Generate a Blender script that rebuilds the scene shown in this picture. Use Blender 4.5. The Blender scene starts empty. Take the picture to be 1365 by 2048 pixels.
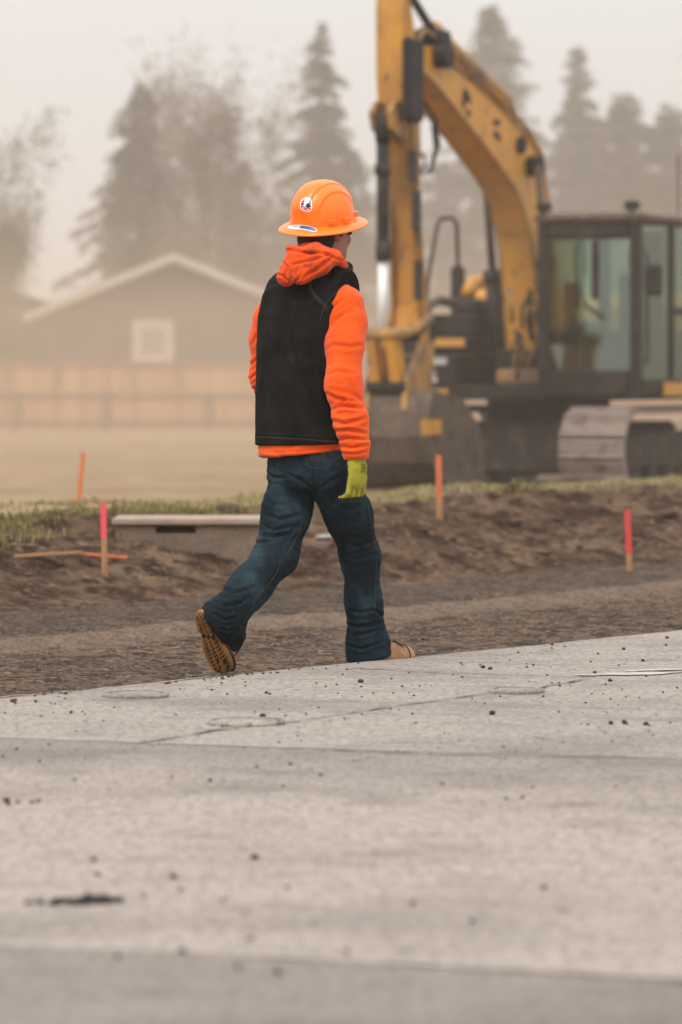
import bpy, bmesh, math, random
import numpy as np
from mathutils import Vector, Matrix
from mathutils.bvhtree import BVHTree
import openvdb

# ------------------------------------------------------------------ camera, light, exposure
FP = 7680.0            # focal length in photo pixels
EYE = 1.05             # camera height
HZ = 760.0             # horizon row of the photo
CX = 682.5
S = bpy.context.scene
R = math.radians

cam_d = bpy.data.cameras.new('camera'); cam = bpy.data.objects.new('camera', cam_d)
S.collection.objects.link(cam); S.camera = cam
cam.location = (0, 0, EYE); cam.rotation_euler = (R(90), 0, 0)
cam_d.lens = 135.0; cam_d.sensor_width = 36.0; cam_d.sensor_fit = 'AUTO'
cam_d.shift_y = -(1024 - HZ) / 2048.0
cam_d.clip_start = 0.1; cam_d.clip_end = 2000
cam_d.dof.use_dof = True; cam_d.dof.focus_distance = 14.2; cam_d.dof.aperture_fstop = 3.1

SUN_EL, SUN_AZ = 52.0, 215.0      # azimuth: clockwise from +Y
world = bpy.data.worlds.new('World'); S.world = world; world.use_nodes = True
nt = world.node_tree; nt.nodes.clear()
out = nt.nodes.new('ShaderNodeOutputWorld'); bg = nt.nodes.new('ShaderNodeBackground')
sky = nt.nodes.new('ShaderNodeTexSky'); sky.sky_type = 'NISHITA'; sky.sun_disc = False
sky.sun_elevation = R(SUN_EL); sky.sun_rotation = R(SUN_AZ)
sky.air_density = 1.0; sky.dust_density = 6.0; sky.ozone_density = 1.0
hsv = nt.nodes.new('ShaderNodeHueSaturation'); hsv.inputs['Saturation'].default_value = 0.12
# an overcast: grey cloud layer, a little brighter overhead than at the horizon
cl = nt.nodes.new('ShaderNodeMixRGB'); cl.inputs[0].default_value = 0.75
cl.inputs[2].default_value = (10.6, 10.6, 10.6, 1)
nt.links.new(sky.outputs[0], hsv.inputs['Color']); nt.links.new(hsv.outputs[0], cl.inputs[1])
# clouds thin out overhead: zenith about twice the horizon's brightness
tcw = nt.nodes.new('ShaderNodeTexCoord'); sxw = nt.nodes.new('ShaderNodeSeparateXYZ'); nt.links.new(tcw.outputs['Generated'], sxw.inputs[0])
mrw = nt.nodes.new('ShaderNodeMapRange'); mrw.inputs[1].default_value = 0.0; mrw.inputs[2].default_value = 0.9; mrw.inputs[3].default_value = 1.0; mrw.inputs[4].default_value = 2.1
nt.links.new(sxw.outputs[2], mrw.inputs[0]); vm = nt.nodes.new('ShaderNodeVectorMath'); vm.operation = 'SCALE'
nt.links.new(cl.outputs[0], vm.inputs[0]); nt.links.new(mrw.outputs[0], vm.inputs['Scale'])
nt.links.new(vm.outputs[0], bg.inputs[0]); bg.inputs[1].default_value = 0.10
nt.links.new(bg.outputs[0], out.inputs[0])

sun_d = bpy.data.lights.new('sun', 'SUN'); sun_d.energy = 1.5; sun_d.angle = R(22); sun_d.color = (1, 0.95, 0.88)
sun = bpy.data.objects.new('sun', sun_d); S.collection.objects.link(sun)
el, az = R(SUN_EL), R(SUN_AZ)
sv = Vector((math.sin(az) * math.cos(el), math.cos(az) * math.cos(el), math.sin(el)))
sun.rotation_euler = sv.to_track_quat('Z', 'Y').to_euler()

S.view_settings.view_transform = 'Standard'; S.view_settings.look = 'None'
S.view_settings.exposure = -0.15; S.view_settings.gamma = 1.0
S.cycles.use_denoising = True
S.cycles.volume_bounces = 1; S.cycles.max_bounces = 8; S.cycles.transparent_max_bounces = 12
S.cycles.volume_step_rate = 4.0

# ------------------------------------------------------------------ helpers
def P(px, py, Y):
    """a point at distance Y seen at photo pixel px, py"""
    return np.array([(px - CX) / FP * Y, Y, EYE + (HZ - py) / FP * Y])

def hash01(i, j, k, seed):
    n = (i.astype(np.int64) * 374761393 + j.astype(np.int64) * 668265263 + k.astype(np.int64) * 1274126177 + seed * 974634777) & 0xffffffff
    n = ((n ^ (n >> 13)) * 1274126177) & 0xffffffff
    n = ((n ^ (n >> 16)) * 2246822519) & 0xffffffff
    return ((n ^ (n >> 15)) & 0xffff) / 65535.0

def vnoise(p, scale, seed=0, octaves=1, gain=0.5):
    """value noise in -1..1 at points p (N,3)"""
    tot = 0; amp = 1; norm = 0
    for o in range(octaves):
        q = p * (scale * 2 ** o)
        i = np.floor(q).astype(np.int64); f = q - i; f = f * f * (3 - 2 * f)
        v = 0
        for dx in (0, 1):
            for dy in (0, 1):
                for dz in (0, 1):
                    w = (f[:, 0] if dx else 1 - f[:, 0]) * (f[:, 1] if dy else 1 - f[:, 1]) * (f[:, 2] if dz else 1 - f[:, 2])
                    v = v + w * hash01(i[:, 0] + dx, i[:, 1] + dy, i[:, 2] + dz, seed + o * 17)
        tot = tot + amp * (v * 2 - 1); norm += amp; amp *= gain
    return tot / norm

def sstep(a, b, x):
    t = np.clip((x - a) / (b - a), 0, 1); return t * t * (3 - 2 * t)

def tag(o, label=None, cat=None, group=None, kind=None):
    if label: o['label'] = label
    if cat: o['category'] = cat
    if group: o['group'] = group
    if kind: o['kind'] = kind
    return o

def empty(name, loc, rz=0.0):
    o = bpy.data.objects.new(name, None); S.collection.objects.link(o)
    o.location = loc; o.rotation_euler = (0, 0, rz); o.empty_display_size = 0.1
    return o

def mesh_obj(name, verts, faces, mat, parent=None, smooth=False, loc=None):
    me = bpy.data.meshes.new(name)
    if isinstance(faces, np.ndarray): faces = faces.tolist()
    v = np.asarray(verts, dtype=float)
    if loc is not None: v = v - np.asarray(loc)
    me.from_pydata(v.tolist(), [], faces)
    me.update()
    if smooth: me.polygons.foreach_set('use_smooth', [True] * len(me.polygons))
    mats = mat if isinstance(mat, (list, tuple)) else [mat]
    for m in mats: me.materials.append(m)
    o = bpy.data.objects.new(name, me); S.collection.objects.link(o)
    if parent is not None: o.parent = parent
    elif loc is not None: o.location = loc
    return o

class MB:
    """collects shapes into one mesh"""
    def __init__(s): s.v = []; s.f = []
    def add(s, v, f):
        n = len(s.v); s.v += [tuple(map(float, p)) for p in v]; s.f += [tuple(i + n for i in q) for q in f]; return s
    def box(s, x0, x1, y0, y1, z0, z1, bev=0.0):
        if bev <= 0:
            v = [(x, y, z) for z in (z0, z1) for x, y in ((x0, y0), (x1, y0), (x1, y1), (x0, y1))]
            return s.add(v, [(3, 2, 1, 0), (4, 5, 6, 7), (0, 1, 5, 4), (1, 2, 6, 5), (2, 3, 7, 6), (3, 0, 4, 7)])
        b = bev; v = []; pr = [(x0 + b, y0), (x1 - b, y0), (x1, y0 + b), (x1, y1 - b), (x1 - b, y1), (x0 + b, y1), (x0, y1 - b), (x0, y0 + b)]
        cx, cy = (x0 + x1) / 2, (y0 + y1) / 2
        def ring(z, ins): return [(x + (ins if x < cx else -ins), y + (ins if y < cy else -ins), z) for x, y in pr]
        rs = [ring(z0, b), ring(z0 + b, 0), ring(z1 - b, 0), ring(z1, b)]
        for r_ in rs: v += r_
        f = [tuple(range(7, -1, -1)), tuple(range(24, 32))]
        for k in range(3):
            for i in range(8): f.append((k * 8 + i, k * 8 + (i + 1) % 8, k * 8 + 8 + (i + 1) % 8, k * 8 + 8 + i))
        return s.add(v, f)
    def prism(s, prof, l0, l1):
        """profile in (x,z), extruded along y"""
        n = len(prof)
        v = [(x, l0, z) for x, z in prof] + [(x, l1, z) for x, z in prof]
        f = [tuple(range(n)), tuple(range(2 * n - 1, n - 1, -1))] + [(i, i + n, (i + 1) % n + n, (i + 1) % n) for i in range(n)]
        return s.add(v, f)
    def tube(s, pts, r, n=10, cap=True, close=False):
        pts = [np.asarray(p, float) for p in pts]; m = len(pts)
        rr = r if isinstance(r, (list, tuple, np.ndarray)) else [r] * m
        v = []; up = None
        for i, p in enumerate(pts):
            a = pts[i - 1] if (i or close) else p; b = pts[(i + 1) % m] if (i < m - 1 or close) else p
            d = b - a; d = d / (np.linalg.norm(d) + 1e-12)
            if up is None:
                up = np.array([0, 0, 1.0]) if abs(d[2]) < .9 else np.array([1.0, 0, 0])
            u = up - d * np.dot(up, d); u /= (np.linalg.norm(u) + 1e-12); w = np.cross(d, u); up = u
            for k in range(n):
                an = 2 * math.pi * k / n
                v.append(p + rr[i] * (math.cos(an) * u + math.sin(an) * w))
        f = []
        for i in range(m if close else m - 1):
            j = (i + 1) % m
            for k in range(n): f.append((i * n + k, i * n + (k + 1) % n, j * n + (k + 1) % n, j * n + k))
        if cap and not close: f += [tuple(range(n - 1, -1, -1)), tuple(range((m - 1) * n, m * n))]
        return s.add(v, f)
    def build(s, name, mat, parent=None, smooth=False, loc=None):
        return mesh_obj(name, s.v, s.f, mat, parent, smooth, loc)

def node_mat(name, base, rough=0.8, metallic=0.0, layers=(), bump=(), spec=0.3, coat=0.0, sheen=0.0):
    """layers: (scale, colour, lo, hi, stretch) noise masks towards another colour; bump: (scale, height_m, detail)"""
    m = bpy.data.materials.new(name); m.use_nodes = True; t = m.node_tree
    b = t.nodes['Principled BSDF']; b.inputs['Roughness'].default_value = rough; b.inputs['Metallic'].default_value = metallic
    b.inputs['Specular IOR Level'].default_value = spec; b.inputs['Coat Weight'].default_value = coat
    b.inputs['Sheen Weight'].default_value = sheen
    g = t.nodes.new('ShaderNodeNewGeometry'); pos = g.outputs['Position']
    col = t.nodes.new('ShaderNodeRGB'); col.outputs[0].default_value = (*base, 1); cur = col.outputs[0]
    for L in layers:
        sc, c2, lo, hi = L[:4]; st = L[4] if len(L) > 4 else (1, 1, 1)
        mp = t.nodes.new('ShaderNodeMapping'); mp.inputs['Scale'].default_value = st
        tc = t.nodes.new('ShaderNodeTexCoord')
        t.links.new(tc.outputs['Object'], mp.inputs[0])
        nz = t.nodes.new('ShaderNodeTexNoise'); nz.inputs['Scale'].default_value = sc; nz.inputs['Detail'].default_value = 6
        nz.inputs['Roughness'].default_value = 0.6
        t.links.new(mp.outputs[0], nz.inputs['Vector'])
        mr = t.nodes.new('ShaderNodeMapRange'); mr.inputs[1].default_value = lo; mr.inputs[2].default_value = hi
        t.links.new(nz.outputs[0], mr.inputs[0])
        mx = t.nodes.new('ShaderNodeMixRGB'); mx.inputs[2].default_value = (*c2, 1)
        t.links.new(mr.outputs[0], mx.inputs[0]); t.links.new(cur, mx.inputs[1]); cur = mx.outputs[0]
    t.links.new(cur, b.inputs['Base Color'])
    nrm = None
    for B in bump:
        sc, h, det = B[:3]; st = B[3] if len(B) > 3 else (1, 1, 1)
        tc = t.nodes.new('ShaderNodeTexCoord'); mp = t.nodes.new('ShaderNodeMapping'); mp.inputs['Scale'].default_value = st
        t.links.new(tc.outputs['Object'], mp.inputs[0])
        nz = t.nodes.new('ShaderNodeTexNoise'); nz.inputs['Scale'].default_value = sc; nz.inputs['Detail'].default_value = det
        t.links.new(mp.outputs[0], nz.inputs['Vector'])
        bp = t.nodes.new('ShaderNodeBump'); bp.inputs['Distance'].default_value = h; bp.inputs['Strength'].default_value = 1
        t.links.new(nz.outputs[0], bp.inputs['Height'])
        if nrm: t.links.new(nrm, bp.inputs['Normal'])
        nrm = bp.outputs[0]
    if nrm: t.links.new(nrm, b.inputs['Normal'])
    m['_cur'] = 0
    return m
# ------------------------------------------------------------------ ground: everything runs parallel to the pavement edge
E0 = np.array([-1.12, 12.60]); TD = np.array([0.5934, 0.8049]); ND = np.array([-0.8049, 0.5934])
def sa(x, y):
    rx = x - E0[0]; ry = y - E0[1]
    return rx * ND[0] + ry * ND[1], rx * TD[0] + ry * TD[1]     # s (across), a (along)
def xy(s, a): return E0[0] + ND[0] * s + TD[0] * a, E0[1] + ND[1] * s + TD[1] * a

def ground_z(x, y):
    x = np.atleast_1d(np.asarray(x, float)); y = np.atleast_1d(np.asarray(y, float))
    s, a = sa(x, y); p = np.stack([x, y, 0 * x], 1)
    z = np.where(s < 0, -0.14, -0.058)
    lane = sstep(0.0, 0.3, s) * (1 - sstep(3.6, 4.6, s))
    z = z + lane * (0.020 * vnoise(p, 6, 1, 4, .75) + 0.02 * vnoise(p, 0.9, 2, 2))
    z = z + 0.035 * np.exp(-((s - 2.15 - 0.012 * a) / 0.12) ** 2) * (s > 0)          # windrow left by the blade
    wob = 0.35 * vnoise(p, 0.45, 5, 3)
    rise = sstep(3.7 + wob, 5.7 + wob, s + 0.0)
    z = z + 0.33 * rise
    band = sstep(3.6, 4.4, s) * (1 - sstep(6.2, 8.0, s))
    rid = 1 - np.abs(vnoise(p, 2.1, 8, 4, .55))
    z = z + band * (0.07 * vnoise(p, 1.1, 7, 4, .6) + 0.07 * (rid - .75) + 0.045 * vnoise(p, 6.5, 9, 3, .8))
    z = z - 0.30 * sstep(6.3, 12.0, s) - 0.16 * sstep(25, 75, s)
    z = z + sstep(7, 20, s) * 0.04 * vnoise(p, 0.25, 11, 3)
    return z

def axis(fine0, fine1, step, lo, hi, g=1.25):
    v = list(np.arange(fine0, fine1 + 1e-6, step)); d = step; x = fine1
    while x < hi: d *= g; x += d; v.append(min(x, hi))
    d = step; x = fine0; w = []
    while x > lo: d *= g; x -= d; w.append(max(x, lo))
    return np.array(w[::-1] + v)
sv_ = axis(-0.02, 7.6, 0.028, -330, 330, 1.18); av_ = axis(-3.0, 21.0, 0.045, -330, 330, 1.22)
# keep a crisp step at the pavement edge
def ground_piece(name, s0, s1, mat):
    ss = sv_[(sv_ >= s0 - 1e-9) & (sv_ <= s1 + 1e-9)]
    A, Sg = np.meshgrid(av_, ss); X, Y = xy(Sg.ravel(), A.ravel()); Z = ground_z(X, Y)
    n = len(av_); m = len(ss)
    idx = np.arange(n * m).reshape(m, n)
    f = np.stack([idx[:-1, :-1].ravel(), idx[1:, :-1].ravel(), idx[1:, 1:].ravel(), idx[:-1, 1:].ravel()], 1)[:, ::-1]
    o = mesh_obj(name, np.stack([X, Y, Z], 1), f, mat, smooth=True); o['kind'] = 'structure'; return o

m_lane = node_mat('gravelly dirt', (0.185, 0.124, 0.084), 0.95, layers=[
    (1.1, (0.135, 0.094, 0.066), .40, .62), (9, (0.055, 0.037, 0.026), .48, .60), (24, (0.045, 0.032, 0.025), .50, .60), (40, (0.30, 0.215, 0.155), .55, .66)],
    bump=[(10, .06, 6), (40, .03, 4)], spec=.1)
t = m_lane.node_tree; bs = t.nodes['Principled BSDF']; src = bs.inputs['Base Color'].links[0].from_socket
g_ = t.nodes.new('ShaderNodeNewGeometry'); dt = t.nodes.new('ShaderNodeVectorMath'); dt.operation = 'DOT_PRODUCT'; dt.inputs[1].default_value = (ND[0] - .012 * TD[0], ND[1] - .012 * TD[1], 0)
t.links.new(g_.outputs['Position'], dt.inputs[0]); off = float(E0 @ ND) - .012 * float(E0 @ TD)
nz_ = t.nodes.new('ShaderNodeTexNoise'); nz_.inputs['Scale'].default_value = 3; nz_.inputs['Detail'].default_value = 6; t.links.new(g_.outputs['Position'], nz_.inputs['Vector'])
ad = t.nodes.new('ShaderNodeMath'); ad.operation = 'MULTIPLY_ADD'; ad.inputs[1].default_value = .35; t.links.new(nz_.outputs[0], ad.inputs[0]); t.links.new(dt.outputs['Value'], ad.inputs[2])
def band(lo, lo2, hi, hi2, colr, fac, src):
    a1 = t.nodes.new('ShaderNodeMapRange'); a1.interpolation_type = 'SMOOTHSTEP'; a1.inputs[1].default_value = lo + off + .175; a1.inputs[2].default_value = lo2 + off + .175; a1.inputs[4].default_value = fac
    a2 = t.nodes.new('ShaderNodeMapRange'); a2.interpolation_type = 'SMOOTHSTEP'; a2.inputs[1].default_value = hi + off + .175; a2.inputs[2].default_value = hi2 + off + .175; a2.inputs[3].default_value = 1; a2.inputs[4].default_value = 0
    t.links.new(ad.outputs[0], a1.inputs[0]); t.links.new(ad.outputs[0], a2.inputs[0]); mu = t.nodes.new('ShaderNodeMath'); mu.operation = 'MULTIPLY'; t.links.new(a1.outputs[0], mu.inputs[0]); t.links.new(a2.outputs[0], mu.inputs[1])
    mx_ = t.nodes.new('ShaderNodeMixRGB'); mx_.inputs[2].default_value = (*colr, 1); t.links.new(mu.outputs[0], mx_.inputs[0]); t.links.new(src, mx_.inputs[1]); return mx_.outputs[0]
src = band(2.2, 3.0, 9, 9.5, (0.080, 0.062, 0.048), .35, src)      # greyer crushed gravel beyond the windrow
src = band(1.75, 2.08, 2.15, 2.6, (0.31, 0.225, 0.165), .42, src)    # pale dusty windrow
t.links.new(src, bs.inputs['Base Color'])
m_bank = node_mat('turned brown earth', (0.120, 0.076, 0.050), 0.97, layers=[
    (1.2, (0.175, 0.115, 0.078), .45, .62), (3.5, (0.050, 0.030, 0.020), .45, .58), (9, (0.040, 0.025, 0.018), .50, .63), (14, (0.22, 0.15, 0.10), .56, .70)],
    bump=[(6, .12, 6), (30, .03, 4)], spec=.05)
m_field = node_mat('dusty field', (0.275, 0.185, 0.112), 0.97, layers=[
    (0.25, (0.20, 0.135, 0.085), .42, .62, (.6, 1, 1)), (1.6, (0.33, 0.27, 0.15), .50, .70), (9, (0.22, 0.17, 0.10), .58, .74)], bump=[(6, .04, 5)], spec=.1)
t = m_field.node_tree; bs = t.nodes['Principled BSDF']; src = bs.inputs['Base Color'].links[0].from_socket       # dug soil around the machine, darkened so less light bounces under the boom
g_ = t.nodes.new('ShaderNodeNewGeometry'); sp_ = t.nodes.new('ShaderNodeSeparateXYZ'); t.links.new(g_.outputs['Position'], sp_.inputs[0])
nz_ = t.nodes.new('ShaderNodeTexNoise'); nz_.inputs['Scale'].default_value = .5; nz_.inputs['Detail'].default_value = 5; t.links.new(g_.outputs['Position'], nz_.inputs['Vector'])
ad = t.nodes.new('ShaderNodeMath'); ad.operation = 'MULTIPLY_ADD'; ad.inputs[1].default_value = 3; t.links.new(nz_.outputs[0], ad.inputs[0]); t.links.new(sp_.outputs[0], ad.inputs[2])
a1 = t.nodes.new('ShaderNodeMapRange'); a1.inputs[1].default_value = 1.0; a1.inputs[2].default_value = 2.6; t.links.new(ad.outputs[0], a1.inputs[0])
mx_ = t.nodes.new('ShaderNodeMixRGB'); mx_.inputs[2].default_value = (.115, .08, .055, 1); t.links.new(a1.outputs[0], mx_.inputs[0]); t.links.new(src, mx_.inputs[1]); t.links.new(mx_.outputs[0], bs.inputs['Base Color'])
k1 = sv_[np.argmin(abs(sv_ - 3.75))]; k2 = sv_[np.argmin(abs(sv_ - 6.1))]
ground_piece('dirt_road', sv_[np.argmin(abs(sv_ + .02))], k1, m_lane)
ground_piece('dirt_bank', k1, k2, m_bank)
ground_piece('ground', k2, 330, m_field)
ground_piece('ground', -330, sv_[np.argmin(abs(sv_ + .02))], m_field)

# pavement ---------------------------------------------------------------------------------
m_pave = bpy.data.materials.new('worn dusty pavement'); m_pave.use_nodes = True
t = m_pave.node_tree; B = t.nodes['Principled BSDF']; B.inputs['Roughness'].default_value = .88; B.inputs['Specular IOR Level'].default_value = .25
geo = t.nodes.new('ShaderNodeNewGeometry'); sx = t.nodes.new('ShaderNodeSeparateXYZ'); t.links.new(geo.outputs['Position'], sx.inputs[0])
def mth(op, a, b=None, c=None):
    n = t.nodes.new('ShaderNodeMath'); n.operation = op
    for i, v in enumerate((a, b, c)):
        if v is None: continue
        if isinstance(v, (int, float)): n.inputs[i].default_value = v
        else: t.links.new(v, n.inputs[i])
    return n.outputs[0]
def noise(sc, det=5, rough=.6, st=(1, 1, 1), rz=0.0):
    mp = t.nodes.new('ShaderNodeMapping'); mp.inputs['Scale'].default_value = st; mp.inputs['Rotation'].default_value = (0, 0, rz)
    t.links.new(geo.outputs['Position'], mp.inputs[0])
    n = t.nodes.new('ShaderNodeTexNoise'); n.inputs['Scale'].default_value = sc; n.inputs['Detail'].default_value = det; n.inputs['Roughness'].default_value = rough
    t.links.new(mp.outputs[0], n.inputs['Vector']); return n.outputs[0]
def mrange(v, a, b, c=0.0, d=1.0):
    n = t.nodes.new('ShaderNodeMapRange'); n.inputs[1].default_value = a; n.inputs[2].default_value = b; n.inputs[3].default_value = c; n.inputs[4].default_value = d
    t.links.new(v, n.inputs[0]); return n.outputs[0]
def mixc(f, a, c):
    n = t.nodes.new('ShaderNodeMixRGB')
    if isinstance(f, (int, float)): n.inputs[0].default_value = f
    else: t.links.new(f, n.inputs[0])
    for i, v in ((1, a), (2, c)):
        if isinstance(v, tuple): n.inputs[i].default_value = (*v, 1)
        else: t.links.new(v, n.inputs[i])
    return n.outputs[0]
def line_d(pa, pb):
    """signed distance (beyond the line is positive) to the ground line through two photo points"""
    A_ = P(pa[0], pa[1], FP * EYE / (pa[1] - HZ)); B_ = P(pb[0], pb[1], FP * EYE / (pb[1] - HZ))
    d = B_ - A_; L = math.hypot(d[0], d[1]); nx, ny = -d[1] / L, d[0] / L
    return mth('ADD', mth('ADD', mth('MULTIPLY', sx.outputs[0], nx), mth('MULTIPLY', sx.outputs[1], ny)), -(A_[0] * nx + A_[1] * ny))
d1 = line_d((0, 1475), (1365, 1516)); d4 = line_d((0, 1893), (1365, 1956))
wob = mth('MULTIPLY', mth('SUBTRACT', noise(1.3, 6), .5), 2.6)
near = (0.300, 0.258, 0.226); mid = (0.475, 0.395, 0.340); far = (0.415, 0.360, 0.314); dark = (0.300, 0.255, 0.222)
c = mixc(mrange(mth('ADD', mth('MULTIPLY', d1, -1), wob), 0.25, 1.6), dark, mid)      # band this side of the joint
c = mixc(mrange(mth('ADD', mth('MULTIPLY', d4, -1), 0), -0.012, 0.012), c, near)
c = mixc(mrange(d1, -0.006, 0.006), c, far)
c = mixc(mrange(noise(0.9, 5, .55, (1, 1.4, 1)), .50, .68), c, mixc(.50, c, (0.13, 0.115, 0.105)))
c = mixc(mrange(noise(3.0, 5, .6, (1, 1.6, 1), .4), .54, .74, 0, .65), c, (0.14, 0.122, 0.108))
c = mixc(mrange(noise(2.2, 4, .5, (1, 1.6, 1)), .55, .72, 0, .5), c, (0.40, 0.355, 0.31))
c = mixc(mrange(noise(9, 4, .65, (1.6, 1, 1)),   .50, .68, 0, .26), c, (0.14, 0.12, 0.105))
c = mixc(mrange(noise(20, 4, .6, (1.5, 1, 1)), .50, .66, 0, .45), c, (0.125, 0.11, 0.098))
c = mixc(mrange(noise(50, 3, .6), .48, .66, 0, .72), c, (0.115, 0.098, 0.086))
c = mixc(mrange(noise(110, 2, .6), .55, .70, 0, .55), c, (0.48, 0.43, 0.38))
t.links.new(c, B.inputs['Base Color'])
bp = t.nodes.new('ShaderNodeBump'); bp.inputs['Distance'].default_value = .012; t.links.new(noise(60, 5, .7), bp.inputs['Height'])
bp2 = t.nodes.new('ShaderNodeBump'); bp2.inputs['Distance'].default_value = .03; t.links.new(noise(5, 3, .5, (1, 2, 1)), bp2.inputs['Height']); t.links.new(bp.outputs[0], bp2.inputs['Normal'])
t.links.new(bp2.outputs[0], B.inputs['Normal'])

def pave_z(x, y):
    x = np.atleast_1d(np.asarray(x, float)); y = np.atleast_1d(np.asarray(y, float))
    s, a = sa(x, y); p = np.stack([x, y, 0 * x], 1)
    return 0.004 * vnoise(p, 1.5, 21, 3) * sstep(60, 10, y) + 0.0015 * vnoise(p, 14, 22, 2) - 0.003 * sstep(-.04, .07, s)
ps = .07 - np.concatenate([np.arange(0, 4.5, .03), np.array([5, 6, 8, 11, 15, 20, 40, 80, 160, 320])]); pa_ = axis(-9.0, 12.0, .035, -325, 325, 1.25)
A, Sg = np.meshgrid(pa_, ps)
jit = np.zeros_like(Sg)
pz = np.stack([pa_, 0 * pa_, 0 * pa_], 1)
jit[0] = 0.018 * vnoise(pz, 7, 31, 4, .7) + .02 * vnoise(pz, 1.2, 35, 2); jit[1] = jit[0] * .9; jit[2] = jit[0] * .5
X, Y = xy((Sg + jit).ravel(), A.ravel()); Z = pave_z(X, Y)
n, m_ = len(pa_), len(ps); idx = np.arange(n * m_).reshape(m_, n)
f = np.stack([idx[:-1, :-1].ravel(), idx[1:, :-1].ravel(), idx[1:, 1:].ravel(), idx[:-1, 1:].ravel()], 1).tolist()
V = np.stack([X, Y, Z], 1); low = V[:n].copy(); low[:, 2] = -0.16; nb = len(V)
V = np.vstack([V, low]); f += [(i, i + 1, nb + i + 1, nb + i) for i in range(n - 1)]
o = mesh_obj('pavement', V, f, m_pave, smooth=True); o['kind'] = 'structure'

m_crack = node_mat('dark crack filler', (0.09, 0.075, 0.065), .95, layers=[(30, (0.2, .17, .14), .5, .65)])
m_pale = node_mat('pale worn concrete', (0.47, 0.43, 0.385), .9, layers=[(8, (0.35, .32, .285), .40, .60)], bump=[(60, .004, 3)])
def gp(px, py, lift=0.0):
    Y = FP * (EYE - lift) / (py - HZ); q = P(px, py, Y)
    return q[0], q[1]
def strip(pts, w, mat, name='pavement_joint', seed=0, lift=.004, dens=140, fade=True):
    rng = np.random.default_rng(seed); g = np.array([gp(*p) for p in pts]); seg = np.linalg.norm(np.diff(g, axis=0), axis=1)
    cum = np.concatenate([[0], np.cumsum(seg)]); n = max(8, int(cum[-1] * 60)); tt = np.linspace(0, cum[-1], n)
    x = np.interp(tt, cum, g[:, 0]); y = np.interp(tt, cum, g[:, 1])
    dx = np.gradient(x); dy = np.gradient(y); L = np.hypot(dx, dy); nx, ny = -dy / L, dx / L
    q = np.stack([tt, 0 * tt, 0 * tt], 1)
    off = .006 * vnoise(q, 9, seed, 3); ww = w * (0.55 + 0.55 * vnoise(q, 16, seed + 3, 3))
    ww = np.clip(ww - w * .10, w * .03, None); ww[0] = ww[-1] = .0005
    a_ = np.stack([x + nx * (off + ww), y + ny * (off + ww)], 1); b_ = np.stack([x + nx * (off - ww), y + ny * (off - ww)], 1)
    v = np.vstack([np.c_[a_, pave_z(a_[:, 0], a_[:, 1]) + lift], np.c_[b_, pave_z(b_[:, 0], b_[:, 1]) + lift]])
    f = [(n + i, n + i + 1, i + 1, i) for i in range(n - 1)]
    o = mesh_obj(name, v, f, mat); o['kind'] = 'structure'; return o
strip([(560, 1496), (700, 1501), (900, 1509), (1100, 1514), (1420, 1519)], .012, m_crack, seed=1)
strip([(-60, 1473), (150, 1481), (330, 1489), (620, 1497)], .013, m_pale, seed=2)
strip([(272, 1489), (340, 1478), (420, 1463), (500, 1455)], .014, m_crack, seed=3)
strip([(400, 1446), (480, 1443), (585, 1446), (700, 1429), (830, 1409), (960, 1390), (1060, 1381), (1180, 1359)], .012, m_crack, seed=4)
strip([(700, 1337), (860, 1346), (1030, 1352), (1230, 1358)], .012, m_crack, seed=5)
strip([(-40, 1892), (300, 1902), (560, 1915), (900, 1934), (1420, 1959)], .014, m_pale, seed=6)
strip([(300, 1906), (560, 1919), (800, 1931), (1100, 1946), (1420, 1964)], .008, m_crack, seed=7)
strip([(-60, 1400), (120, 1385), (250, 1373), (420, 1352)], .012, m_pale, seed=8)
# pale scuffed patch at the right
m_patch = node_mat('pale scuffed concrete', (0.47, 0.42, 0.37), .9, layers=[(6, (0.36, .32, .28), .40, .62)], bump=[(60, .006, 4)])
for q, w_, sd_ in (([(1150, 1353), (1230, 1350), (1330, 1347), (1440, 1343)], .10, 11), ([(1250, 1344), (1330, 1341), (1440, 1337)], .075, 12)):
    strip(q, w_, m_patch, 'pavement_patch', seed=sd_, lift=.004 + .002 * (sd_ - 11))

# round utility lids set in the pavement
m_lid = node_mat('lid dusty iron', (0.30, 0.27, 0.24), .85, layers=[(30, (0.14, .12, .10), .5, .65)], bump=[(70, .004, 3)])
def lid(px, py, dia_px, label):
    x, y = gp(px, py); r = dia_px / 2 / (FP / y); z = float(pave_z(x, y)[0])
    root = empty('utility_cover', (x, y, z)); tag(root, label, 'utility cover', 'round covers set in the pavement')
    b = MB(); n = 48
    prof = [(r, -.02), (r, .008), (r - .006, .013), (r - .014, .013), (r - .017, .004)]
    v = []; f = []
    for k in range(n):
        an = 2 * math.pi * k / n
        v += [(q * math.cos(an), q * math.sin(an), zz) for q, zz in prof]
    m = len(prof)
    for k in range(n):
        for j in range(m - 1): f.append((k * m + j, ((k + 1) % n) * m + j, ((k + 1) % n) * m + j + 1, k * m + j + 1))
    b.add(v, f); b.build('rim', m_pave, root)
    b = MB(); v = [(0, 0, .011)]; f = []
    for k in range(n):
        an = 2 * math.pi * k / n; v += [((r - .024) * math.cos(an), (r - .024) * math.sin(an), .010), ((r - .022) * math.cos(an), (r - .022) * math.sin(an), .001)]
    for k in range(n):
        a_, b_ = 1 + 2 * k, 1 + 2 * ((k + 1) % n); f += [(0, a_, b_), (a_, a_ + 1, b_ + 1, b_)]
    b.add(v, f); b.build('lid', m_pave, root)
lid(272, 1394, 134, 'small round cover nearest the pavement edge, left of the worker')
lid(492, 1448, 158, 'largest round cover, beside the dark crack in front of the worker')
lid(1034, 1384, 112, 'round cover in the pavement to the right, below the pale patch')

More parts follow.
